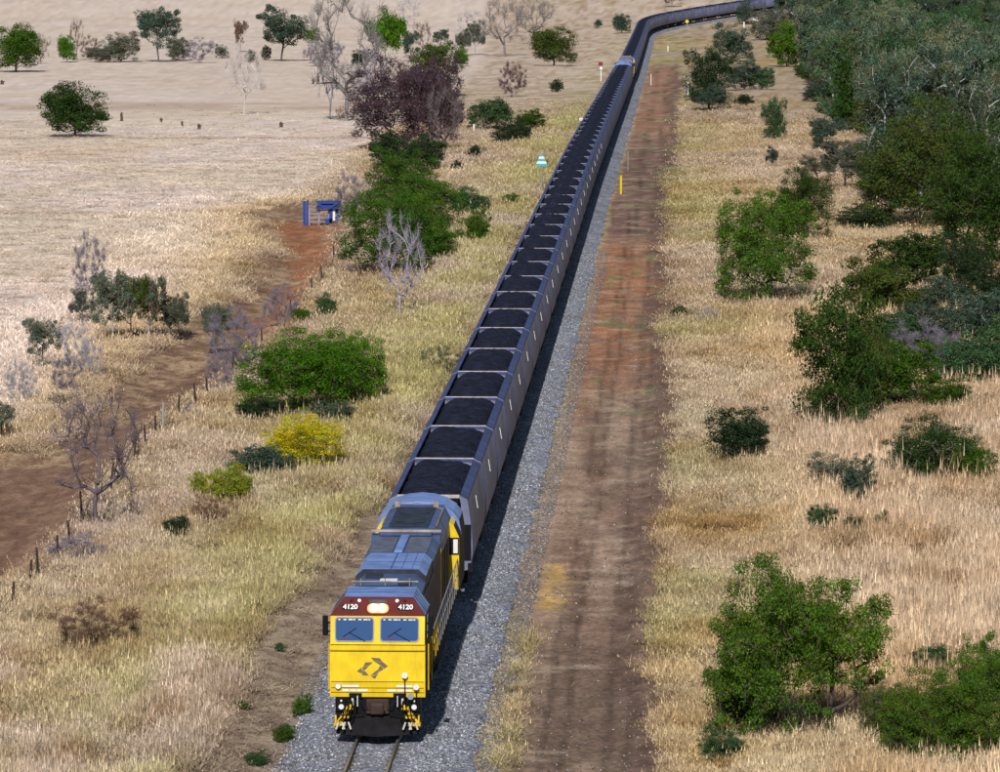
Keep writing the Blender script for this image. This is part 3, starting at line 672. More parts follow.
    # front apparatus
    q = MB().box(-1.19, 1.19, .12, .9, .42, 1.155); bb = q.build('buffer_beam', M['black'], root)
    q = MB(); pv = [(-1.12, .16, .62), (-.45, -.12, .66), (0, -.3, .66), (.45, -.12, .66), (1.12, .16, .62), (-1.17, .02, .13), (-.5, -.32, .13), (0, -.5, .13), (.5, -.32, .13), (1.17, .02, .13)]
    pv += [(x, y+.06, z) for x, y, z in pv]; f = [(k, k+5, k+6, k+1) for k in range(4)]+[(10+k, 11+k, 16+k, 15+k) for k in range(4)]+[(k, k+1, 11+k, 10+k) for k in range(4)]+[(5+k, 15+k, 16+k, 6+k) for k in range(4)]+[(0, 10, 15, 5), (4, 9, 19, 14)]
    q.add(pv, f); q.build('snow_plough_pilot', M['under'], root)
    q = MB().box(-.13, .13, -.38, .2, .78, 1.0, ch=.03).box(-.2, .2, -.42, -.22, .72, 1.04, ch=.05).box(-.32, .32, .02, .14, .68, 1.1, ch=.02); cp = q.build('coupler', M['brown'], root)
    for s in (-1, 1):
        q = MB().box(s*1.03-.14, s*1.03+.14, .06, .14, .74, 1.12, ch=.02); lb = q.build('lamp_box', M['black'], bb)
        q = MB().tube([(s*1.02, .07, .88), (s*1.02, .03, .88)], .075, 14); q.build('lens', M['lens'], lb); q = MB().tube([(s*1.02, .07, 1.05), (s*1.02, .04, 1.05)], .03, 8); q.build('lens', M['white'], lb)
        q = MB()
        for (a, z, wd) in ((.78, .86, .10), (.90, .62, .14), (1.04, .42, .17)): q.box(s*a-wd, s*a+wd, -.12-(.86-z)*.25, .12, z-.03, z+.03)
        q.box(s*1.16-.02, s*1.16+.02, -.14, .05, .34, .66); q.prism([(s*.70, .95), (s*.80, .95), (s*1.22, .38), (s*1.18, .30), (s*1.04, .30)], 'y', .0, .04)
        q.build('step_ladder', M['yellow2'], root)
        q = MB()
        for k in range(4):
            a = s*(.62+.1*k); q.tube([(a, .0, 1.08-.02*k), (a-s*.02, -.16, .95), (a+s*.05, -.24, .62), (a+s*.16, -.22, .40+.03*k)], .022, 5)
        q.build('air_hose', M['black'], root)
        q = MB()
        for k in range(4):
            a = s*(.80+.09*k); q.tube([(a, -.26, .50), (a+s*.07*(1 if k % 2 else -1), -.28, .30)], .028, 6)
        q.box(s*.70-.03, s*.70+.03, -.02, .02, .93, 1.13).box(s*.56-.015, s*.56+.015, -.02, .02, .9, 1.2)
        tag(q.build('hose_coupling', M['hose'], root), kind='stuff')
        q = MB().tube([(s*1.15, -.1, .68), (s*.35, -.2, .66)], .015, 5).tube([(s*.5, -.04, 1.12), (s*.42, -.1, .95), (s*.25, -.12, .9)], .015, 5); q.build('uncoupling_rod', M['black'], root)
    # frame and walkway
    q = MB().box(-1.36, 1.36, D, 23.0, 1.28, 1.42, ch=.02).box(-.9, .9, .6, 22.9, .75, 1.28); q.build('walkway_deck', M['under'], root)
    q = MB().box(-1.2, 1.2, 9.0, 14.0, .38, 1.2, ch=.12); q.build('fuel_tank', M['under'], root)
    for cy in (4.3, 18.7):
        q = MB()
        for s in (-1, 1): q.prism([(cy-2.2, .5), (cy-2.1, .85), (cy+2.1, .85), (cy+2.2, .5), (cy+1.7, .4), (cy-1.7, .4)], 'x', s*.9-.09, s*.9+.09)
        q.box(-.85, .85, cy-.3, cy+.3, .5, .95); bo = q.build('bogie', M['under'], root)
        for a in (-1.65, 0, 1.65):
            q = MB()
            for s in (-1, 1): q.tube([(s*.5, cy+a, .48), (s*.63, cy+a, .48)], .48, 18)
            q.tube([(-.5, cy+a, .48), (.5, cy+a, .48)], .09, 6, False); q.build('wheelset', M['steel'], bo)
    # hood with its roof sections
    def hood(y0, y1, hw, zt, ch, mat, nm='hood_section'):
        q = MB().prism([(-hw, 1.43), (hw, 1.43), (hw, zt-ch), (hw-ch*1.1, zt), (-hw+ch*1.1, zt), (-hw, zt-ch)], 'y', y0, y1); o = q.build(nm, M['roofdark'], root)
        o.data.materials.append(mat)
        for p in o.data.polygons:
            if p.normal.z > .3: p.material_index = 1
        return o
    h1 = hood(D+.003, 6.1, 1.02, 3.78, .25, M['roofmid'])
    q = MB().tube([(-.95, 3.5, 3.93), (.95, 3.5, 3.93)], .022, 6).tube([(-.7, 3.5, 3.78), (-.7, 3.5, 4.02)], .015, 5).tube([(.7, 3.5, 3.78), (.7, 3.5, 4.02)], .015, 5).tube([(0, 3.5, 3.78), (0, 3.5, 4.02)], .015, 5); q.build('roof_handrail', M['tan'], h1)
    q = MB().box(-.22, .28, 4.5, 4.9, 3.785, 3.82); q.build('roof_number_plate', M['white'], h1)
    for a_ in ((-.75, .75, 2.75, 3.25, 3.785, 3.84), (-.7, -.2, 5.2, 5.9, 3.785, 3.83), (.35, .72, 3.8, 4.35, 3.785, 3.85)): MB().box(*a_, ch=.02).build('roof_hatch', M['roofdark'], h1)
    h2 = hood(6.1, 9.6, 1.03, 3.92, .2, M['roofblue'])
    q = MB().box(-.02, .02, 6.15, 9.55, 3.921, 3.935).box(-.95, .95, 7.7, 7.74, 3.921, 3.932); 
    for x in (.3, .6): q.box(x, x+.015, 6.15, 9.55, 3.921, 3.93)
    q.build('roof_seam', M['roofmid'], h2)
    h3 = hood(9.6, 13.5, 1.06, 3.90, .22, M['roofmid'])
    for s in (-1, 1):
        q = MB()
        for k in range(14): q.box(s*.52-.33, s*.52+.33, 9.95+k*.23, 10.07+k*.23, 3.905, 3.95)
        q.build('exhaust_grille', M['grille'], h3)
    q = MB().box(-.13, .13, 9.7, 13.4, 3.903, 3.97, ch=.02); q.build('roof_spine', M['roofblue'], h3)
    q = MB().box(-1.06, 1.06, 13.5, 14.3, 1.43, 3.9).box(-.8, .8, 13.55, 14.25, 3.903, 3.98, ch=.02); q.build('hood_section', M['roofmid'], root)
    q = MB().box(-1.08, 1.08, 13.82, 13.98, 3.985, 4.06, ch=.01); q.build('roof_ledge', M['tan'], h3)
    # radiator section: full width, shoulders falling away, arched tail
    def arch(hw, zt, zs, n=10): return [(-hw, 1.43)]+[(-hw*math.cos(math.pi*k/n) if False else hw*math.cos(math.pi-math.pi*k/n), zs+(zt-zs)*math.sin(math.pi*k/n)**.8) for k in range(n+1)]+[(hw, 1.43)]
    q = MB().prism([(-1.06, 1.43), (1.06, 1.43), (1.06, 3.55), (.82, 4.0), (-.82, 4.0), (-1.06, 3.55)], 'y', 14.3, 20.6); rdt = q.build('radiator_hood', M['roofmid'], root)
    q = MB().box(-.62, .62, 14.9, 19.6, 4.003, 4.05, ch=.02); g_ = q.build('radiator_grille', M['roofdark'], rdt)
    for y in (16, 18.2):
        q = MB().tube([(0, y, 4.052), (0, y, 4.07)], .5, 20); q.build('radiator_fan', M['roofdark'], rdt)
    q = MB()
    for s in (-1, 1): q.tube([(s*.85, 15.4, 4.0), (s*.85, 19.8, 4.0)], .02, 5).tube([(s*.55, 19.75, 4.05), (s*.85, 19.2, 4.02)], .02, 5).box(s*.62-.08, s*.62+.08, 19.6, 19.8, 4.0, 4.22)
    q.tube([(-.6, 19.75, 4.15), (-.3, 19.8, 4.12), (0, 19.75, 4.17), (.3, 19.8, 4.12), (.6, 19.75, 4.15)], .02, 5); q.build('roof_pipework', M['tan'], rdt)
    q = MB().prism(arch(1.38, 4.12, 3.1), 'y', 20.6, 22.9); tl = q.build('tail_section', M['yellow'], root)
    tl.data.materials.append(M['roofblue'])
    tl.data.materials.append(M['black'])
    for p in tl.data.polygons: p.material_index = 2 if abs(p.normal.x) > .9 else 1
    for s in (-1, 1):                         # yellow wings with the black and white panel
        q = MB().prism([(s*1.06, 1.43), (s*1.37, 1.43), (s*1.37, 3.12), (s*1.20, 3.50), (s*1.06, 3.62)], 'y', 19.3, 20.597); wg = q.build('radiator_wing', M['yellow'], root); wg.data.materials.append(M['black'])
        for p in wg.data.polygons:
            if abs(p.normal.x) > .9: p.material_index = 1
        q = MB().box(s*1.215-.15, s*1.215+.15, 19.28, 19.297, 2.55, 3.1); q.build('black_panel', M['black'], wg)
        q = MB().box(s*1.21-.02, s*1.21+.12, 19.26, 19.277, 2.6, 3.05); q.build('white_panel', M['white'], wg)
        q = MB().box(s*1.075-.01, s*1.075+.01, 13.6, 13.9, 1.6, 3.5); q.build('yellow_post', M['yellow2'], root)
        q = MB()
        for k in range(11): y = 2.9+k*.98; q.box(s*1.045-.01, s*1.045+.025, y-.40, y+.40, 1.6, 3.35, ch=.01)
        q.build('hood_door', M['roofdark'], root)
        q = MB()
        for k in range(3): q.box(s*1.07-.02, s*1.07+.015, 14.6+k*1.5, 15.7+k*1.5, 1.7, 3.2)
        q.build('side_louvre', M['brown'], root)
        for k in range(17): y = 2.7+k*1.03; MB().tube([(s*1.33, y, 1.42), (s*1.33, y, 2.42)], .013, 5).build('handrail_post', M['yellow2'] if k < 5 else M['galv'], root)
        q = MB().tube([(s*1.33, 2.7, 2.42), (s*1.33, 19.2, 2.42)], .02, 5).tube([(s*1.33, 2.7, 1.95), (s*1.33, 19.2, 1.95)], .012, 4); q.build('handrail', M['pale_rail'], root)
    return root

# ---------------------------------------------------------------- the train
def place_on_track(o, yfront, length):
    s = s_of_y(yfront); x0, y0 = along(s+.12*length); x1, y1 = along(s+.88*length)
    d = Vector((x1-x0, y1-y0)).normalized(); z0 = float(zrail(y0)); z1 = float(zrail(y1))
    o.location = ((x0+x1)/2, (y0+y1)/2, (z0+z1)/2); o.rotation_euler = (math.atan2(z1-z0, .76*length), 0, -math.atan2(d.x, d.y)); return o
loco = make_loco(); tag(loco, 'yellow diesel locomotive at the head of the train, maroon brow and lit headlight', 'locomotive')
th = -math.atan(.0384); YF = 127.9
loco.location = (xs(YF), YF, 0); loco.rotation_euler = (0, 0, th)
ORD = lambda n: (['zeroth', 'first', 'second', 'third', 'fourth', 'fifth', 'sixth', 'seventh', 'eighth', 'ninth', 'tenth', 'eleventh', 'twelfth', 'thirteenth', 'fourteenth', 'fifteenth', 'sixteenth', 'seventeenth', 'eighteenth', 'nineteenth'][n] if n < 20 else
      (['', '', 'twentieth', 'thirtieth', 'fortieth', 'fiftieth'][n//10] if n % 10 == 0 else ['', '', 'twenty', 'thirty', 'forty', 'fifty'][n//10]+'-'+ORD(n % 10)))
wag = make_wagon(); GW = 'loaded coal wagons of the long train'
s = s_of_y(154.1); k = 0
while s < s_of_y(704):
    k += 1; o = wag if k == 1 else copy_tree(wag, skip=() if k < 26 else ('wheelset', 'grab_rail', 'coupler', 'discharge_chute'))
    reload(o, k*7 % 11); y0 = along(s)[1]; x0, y0 = along(s); place_on_track(o, y0, PIT)
    tag(o, 'open coal wagon heaped with black coal, directly behind the yellow front locomotive' if k == 1 else f'open coal wagon heaped with coal, {ORD(k)} wagon counted back from the front locomotive', 'coal wagon', GW)
    s += PIT
for i in range(2):
    o = copy_tree(loco, skip=('number_lettering', 'wiper', 'air_hose', 'hose_coupling', 'headlight')); x0, y0 = along(s); 
    xx, yy = along(s+.4); x1, y1 = along(s+23); d = Vector((x1-xx, y1-yy)).normalized()
    o.location = (xx, yy, float(zrail(yy))); o.rotation_euler = (math.atan2(float(zrail(y1))-float(zrail(yy)), 21.6), 0, -math.atan2(d.x, d.y))
    if i == 0: xe, ye = x1, y1; o.location = (xe, ye, float(zrail(ye))); o.rotation_euler = (-o.rotation_euler[0], 0, o.rotation_euler[2]+math.pi)
    tag(o, ['pale-roofed locomotive in the middle of the train, nearer of the pair', 'second mid-train locomotive, coupled behind the nearer of the middle pair'][i], 'locomotive'); o['group'] = 'locomotives in the middle of the train'
    s += 23.9
k = 0
while s < s_of_y(1345):
    k += 1; o = copy_tree(wag, skip=('wheelset', 'discharge_chute', 'grab_rail') if k < 34 else ('discharge_chute', 'wheelset')); x0, y0 = along(s); place_on_track(o, y0, PIT)
    tag(o, f'coal wagon of the far half of the train, {ORD(k)} behind the mid-train locomotives', 'coal wagon', GW)
    s += PIT
print('far wagons', k)

# ---------------------------------------------------------------- trees: unit-size prototypes (height 1, width 1), wood + foliage
def add_tubes(segs, n=5):
    """segs: list of (p0, p1, r0, r1) -> verts, quads"""
    V = []; Fq = []
    for p0, p1, r0, r1 in segs:
        d = p1-p0; L = np.linalg.norm(d)
        if L < 1e-6: continue
        d = d/L; a = np.cross(d, [0.3, .9, .2]); a /= np.linalg.norm(a); b = np.cross(d, a); k = len(V)
        for p, r in ((p0, r0), (p1, r1)):
            for j in range(n): th = 6.2832*j/n; V.append(p+(a*math.cos(th)+b*math.sin(th))*r)
        for j in range(n): Fq.append((k+j, k+(j+1) % n, k+n+(j+1) % n, k+n+j))
    return V, Fq
def blobs_for(kind, r):
    if kind == 'round': return [((0, 0, .56), (.47, .47, .42))]*2+[((r.uniform(-.22, .22), r.uniform(-.22, .22), r.uniform(.35, .7)), (.26, .26, .24)) for _ in range(4)]
    if kind == 'bush':
        return [((0, 0, .46), (.40, .40, .43))]*7+[((r.uniform(-.26, .26), r.uniform(-.26, .26), r.uniform(.22, .6)), (r.uniform(.24, .34),)*2+(r.uniform(.28, .4),)) for _ in range(6)]
    if kind == 'gum':
        return [((r.uniform(-.28, .28), r.uniform(-.28, .28), r.uniform(.5, .86)), (r.uniform(.14, .25),)*2+(r.uniform(.10, .17),)) for _ in range(9)]
    if kind == 'tall':
        return [((r.uniform(-.2, .2), r.uniform(-.2, .2), .18+.72*i/7), (r.uniform(.2, .3),)*2+(r.uniform(.13, .2),)) for i in range(8)]
    if kind == 'lollipop': return [((0, 0, .78), (.42, .42, .2))]*3+[((r.uniform(-.15, .15), r.uniform(-.15, .15), r.uniform(.72, .85)), (.3, .3, .13)) for _ in range(3)]
    if kind in ('bare',): return [((0, 0, .62), (.5, .42, .38))]
    if kind == 'twig': return [((0, 0, .5), (.5, .45, .48))]
def make_proto(kind, seed, nclump, nleaf, lsize, crad=.085, twigs=0, trunk_r=.022, wood_n=5):
    r = np.random.default_rng(seed); bl = blobs_for(kind, r); cen = []
    tries = 0
    while len(cen) < nclump and tries < 20000:
        tries += 1
        c, e = bl[r.integers(len(bl))]; d = r.normal(size=3); d /= np.linalg.norm(d); rad = r.uniform(.25, 1)**(.38 if kind not in ('bare', 'twig') else .6)
        if kind in ('round', 'bush', 'tall') and d[2] < -.6: continue
        lump = 1+(.4 if kind == 'round' else 1)*.16*math.sin(d[0]*5+seed)+.13*math.sin(d[1]*7+seed*2)+.1*math.sin(d[2]*6)
        p = np.array(c)+d*np.array(e)*rad*lump
        if p[2] < .04 or p[2] > 1.02 or math.hypot(p[0], p[1]) > .52: continue
        if cen and min(np.linalg.norm(p-q) for q in cen[-40:]) < crad*.55: continue
        cen.append(p)
    cen = np.array(cen); rr_ = np.hypot(cen[:, 0], cen[:, 1]); mg = crad*.7
    a_, b_ = np.percentile(cen[:, :2], 4, axis=0), np.percentile(cen[:, :2], 96, axis=0)
    cen[:, :2] -= (a_+b_)/2; cen[:, :2] *= (.5-mg)/((b_-a_)/2); q_ = np.hypot(cen[:, 0], cen[:, 1]); cen[:, :2] *= np.minimum(1, (.53-mg)/np.maximum(q_, 1e-6))[:, None]
    lo = {'bush': .05, 'round': .10, 'tall': .07, 'gum': .30, 'lollipop': .6, 'bare': .28, 'twig': .12}[kind]+mg*.7
    za, zb = np.percentile(cen[:, 2], 2), np.percentile(cen[:, 2], 97); cen[:, 2] = np.clip(lo+(cen[:, 2]-za)/(zb-za)*(1-mg*.9-lo), lo*.9, 1.03)
    # skeleton
    nodes = []; par = []; h0 = {'gum': .55, 'lollipop': .72, 'bare': .35, 'tall': .75, 'round': .35}.get(kind, .22); lx, ly = r.uniform(-.06, .06, 2)
    nt_ = 6
    stems = 1 if kind in ('gum', 'round', 'tall', 'lollipop', 'bare') else 4
    for sidx in range(stems):
        ox, oy = (0, 0) if stems == 1 else r.uniform(-.05, .05, 2); lx, ly = r.uniform(-.07, .07, 2)*(1 if stems == 1 else 2.2)
        for i in range(nt_+1): f = i/nt_; nodes.append(np.array([ox+lx*f*f+.012*math.sin(f*7+seed), oy+ly*f*f, -.03+h0*f])); par.append(len(nodes)-2 if i else -1)
    order = np.argsort([np.linalg.norm(c-np.array([0, 0, h0*.7])) for c in cen])
    for i in order:
        c = cen[i]; nd = np.array(nodes); dv = c-nd; dist = np.linalg.norm(dv, axis=1); up = dv[:, 2]/np.maximum(dist, 1e-6)
        cost = dist*(1+.9*(up < .0)+.25*(up < .35)); cost[:max(1, nt_//3)] += .08; j = int(np.argmin(cost)); p = nd[j]
        L = np.linalg.norm(c-p)
        if L > .09:
            m1 = p+(c-p)*.5+r.normal(size=3)*L*.09+np.array([0, 0, -.04*L]); nodes.append(m1); par.append(j); j = len(nodes)-1
        nodes.append(c+np.array([0, 0, -.02])); par.append(j)
    n = len(nodes); cnt = np.zeros(n); 
    kids = [[] for _ in range(n)]
    for i in range(n):
        if par[i] >= 0: kids[par[i]].append(i)
    for i in range(n-1, -1, -1):
        cnt[i] = max(1, sum(cnt[k] for k in kids[i])) if kids[i] else 1
    tot = max(cnt[0], 1); rad = trunk_r*np.sqrt(cnt/cnt.max())*(1 if stems == 1 else .8); rad = np.maximum(rad, .0028)
    segs = [(nodes[par[i]], nodes[i], rad[par[i]] if par[i] % 7 or 1 else rad[i], rad[i]) for i in range(n) if par[i] >= 0]
    segs = [(a, b, min(ra, rb*1.6), rb) for a, b, ra, rb in segs]
    if twigs:
        tips = cen
        for k in range(twigs):
            c = tips[r.integers(len(tips))]; base = c+r.normal(size=3)*.02; out = (c-np.array([0, 0, .3])); out = out/np.linalg.norm(out)
            d = out*.6+r.normal(size=3)*.55+np.array([0, 0, .25]); d /= np.linalg.norm(d); L = r.uniform(.05, .12); mid = base+d*L*.5+r.normal(size=3)*.012
            segs.append((base, mid, .0022, .0016)); segs.append((mid, mid+(d+r.normal(size=3)*.35)*L*.55, .0016, .0008))
    V, Fq = add_tubes(segs, wood_n); wood = np_mesh('trunk', V, Fq, 4)
    at = wood.color_attributes.new('tint', 'FLOAT_COLOR', 'POINT'); q = r.uniform(.75, 1.25, len(V)).astype(np.float32); at.data.foreach_set('color', np.stack([q, q, q, np.ones_like(q)], 1).ravel()); wood.materials.append(M['bark'])
    wood.polygons.foreach_set('use_smooth', [True]*len(wood.polygons))
    if not nleaf: return wood, None
    # foliage: small folded leaves round each clump, mostly on its outer, upper side
    w_ = r.uniform(.5, 1.4, len(cen)); ci = r.choice(len(cen), nleaf, p=w_/w_.sum()); d = r.normal(size=(nleaf, 3)); d /= np.linalg.norm(d, axis=1)[:, None]; d[:, 2] = d[:, 2]*.8+.15
    crs = crad*r.uniform(.6, 1.35, len(cen))[ci]; p = cen[ci]+d*(crs*r.uniform(.2, 1, nleaf)**.5)[:, None]*np.array([1.1, 1.1, .95])
    if kind in ('round', 'bush', 'tall', 'gum', 'lollipop') or nleaf > 9000:      # leaves deep inside the crown close it up
        nf = int(nleaf*(.3 if kind != 'gum' else .16)); c2 = cen[r.integers(len(cen), size=nf)]; c3 = cen[r.integers(len(cen), size=nf)]; w2_ = r.uniform(.25, .75, nf)[:, None]
        p[:nf] = c2*w2_+c3*(1-w2_)+r.normal(size=(nf, 3))*.03
    nrm = d*.8+r.normal(size=(nleaf, 3))*.6+np.array([0, 0, .12]); nrm /= np.linalg.norm(nrm, axis=1)[:, None]
    a = np.cross(nrm, r.normal(size=(nleaf, 3))); a /= np.linalg.norm(a, axis=1)[:, None]; b = np.cross(nrm, a)
    ls = (lsize*r.uniform(.6, 1.3, nleaf))[:, None]
    V = np.stack([p-a*ls, p+b*ls*.42+nrm*ls*.12, p+a*ls, p-b*ls*.42+nrm*ls*.12], 1).reshape(-1, 3)
    crown = np_mesh('crown', V, np.arange(nleaf*4).reshape(-1, 4), 4)
    ct = r.uniform(.72, 1.22, len(cen))[ci]*r.uniform(.65, 1.3, nleaf); hue = r.normal(0, .07, len(cen))[ci]+r.normal(0, .05, nleaf)
    T = np.stack([ct*(1+hue*1.6), ct, ct*(1-hue), np.ones(nleaf)], 1); T = np.repeat(T, 4, 0).astype(np.float32)
    at = crown.color_attributes.new('tint', 'FLOAT_COLOR', 'POINT'); at.data.foreach_set('color', np.clip(T, .05, 2.2).ravel()); crown.materials.append(M['leaf'])
    return wood, crown
PR = {
 'round': [make_proto('round', 11+k, 170, 20000, .018, .10) for k in range(2)],
 'bush': [make_proto('bush', 21+k, 140, 15000, .019, .09) for k in range(4)],
 'gum': [make_proto('gum', 31+k, 95, 11000, .0185, .09, trunk_r=.020) for k in range(5)],
 'tall': [make_proto('tall', 41+k, 150, 17000, .0165, .085) for k in range(3)],
 'lollipop': [make_proto('lollipop', 51, 60, 8000, .02, .09, trunk_r=.014)],
 'bare': [make_proto('bare', 61+k, 60, 0, .02, .07, twigs=1100, trunk_r=.026, wood_n=4) for k in range(4)],
 'twig': [make_proto('twig', 71+k, 80, 600, .012, .09, twigs=3000, trunk_r=.014, wood_n=3) for k in range(3)],
 'thicket': [make_proto('twig', 78+k, 150, 15000, .014, .085, twigs=2600, trunk_r=.014, wood_n=3) for k in range(2)],
 'finebush': [make_proto('bush', 83+k, 220, 38000, .0112, .075, twigs=250, trunk_r=.016) for k in range(4)],
 'finegum': [make_proto('gum', 93+k, 130, 22000, .012, .07, twigs=120) for k in range(3)],
}
NAME = {'round': 'round_tree', 'bush': 'shrub', 'gum': 'gum_tree', 'tall': 'tree', 'lollipop': 'high_crowned_tree', 'bare': 'bare_tree', 'twig': 'twiggy_shrub', 'finebush': 'large_bush', 'finegum': 'gum_tree', 'thicket': 'bare_thicket'}
CATS = {'round': 'tree', 'bush': 'shrub', 'gum': 'tree', 'tall': 'tree', 'lollipop': 'tree', 'bare': 'bare tree', 'twig': 'shrub', 'finebush': 'bush', 'finegum': 'tree', 'thicket': 'thicket'}
GREENS = {'dark': (.034, .074, .011), 'green': (.054, .125, .008), 'bright': (.072, .18, .005), 'olive': (.074, .105, .018), 'grey': (.125, .138, .095), 'blue': (.062, .10, .066), 'deep': (.026, .052, .019),
          'wgrey': (.13, .162, .095), 'wblue': (.08, .125, .075), 'ngreen': (.085, .165, .014), 'thick': (.095, .058, .072), 'yellow': (.64, .54, .012), 'yg': (.27, .30, .018), 'purple': (.115, .06, .08), 'pgrey': (.225, .195, .24), 'pale': (.40, .38, .42), 'brown': (.20, .115, .08), 'fgreen': (.054, .115, .042)}
BARK = {'pale': (.44, .42, .43), 'grey': (.22, .19, .19), 'dark': (.09, .07, .06), 'purple': (.16, .12, .135), 'brown': (.20, .12, .09), 'lav': (.30, .275, .33)}
vi = 0
STEMS = []
def put_tree(kind, x, y, wd, ht, colr, bark, label, group=None, var=None, lean=0, cat=None, z=None):
    global vi
    vi += 1; ht *= 1.04; STEMS.append((x, y, wd)); pr = PR[kind]; wood, crown = pr[(vi if var is None else var) % len(pr)]
    r = empty(NAME[kind], (x, y, gz(x, y)-.03 if z is None else z), 0)
    tag(r, label, cat or CATS[kind], group)
    rz = random.uniform(0, 6.28); jt = random.uniform(.85, 1.15) if group != 'gum trees massed in the upper right woodland' else random.uniform(.6, 1.3)
    for nm, me, c in (('trunk', wood, BARK[bark]), ('crown', crown, GREENS[colr])):
        if me is None: continue
        o = bpy.data.objects.new(nm, me); C.objects.link(o); o.parent = r; o.rotation_euler = (0, 0, rz); o.scale = (wd*1.08, wd*1.08, ht*1.0)
        k = jt if nm == 'crown' else random.uniform(.85, 1.15); o.color = (c[0]*k*random.uniform(.93, 1.07), c[1]*k, c[2]*k*random.uniform(.93, 1.07), 1)
    if kind in ('twig', 'thicket'): r.children[1].color = (*GREENS[colr], 1); r.children[0].color = (*GREENS[colr], 1)
    r.rotation_euler = (random.uniform(-.04, .04), lean, 0)
    return r
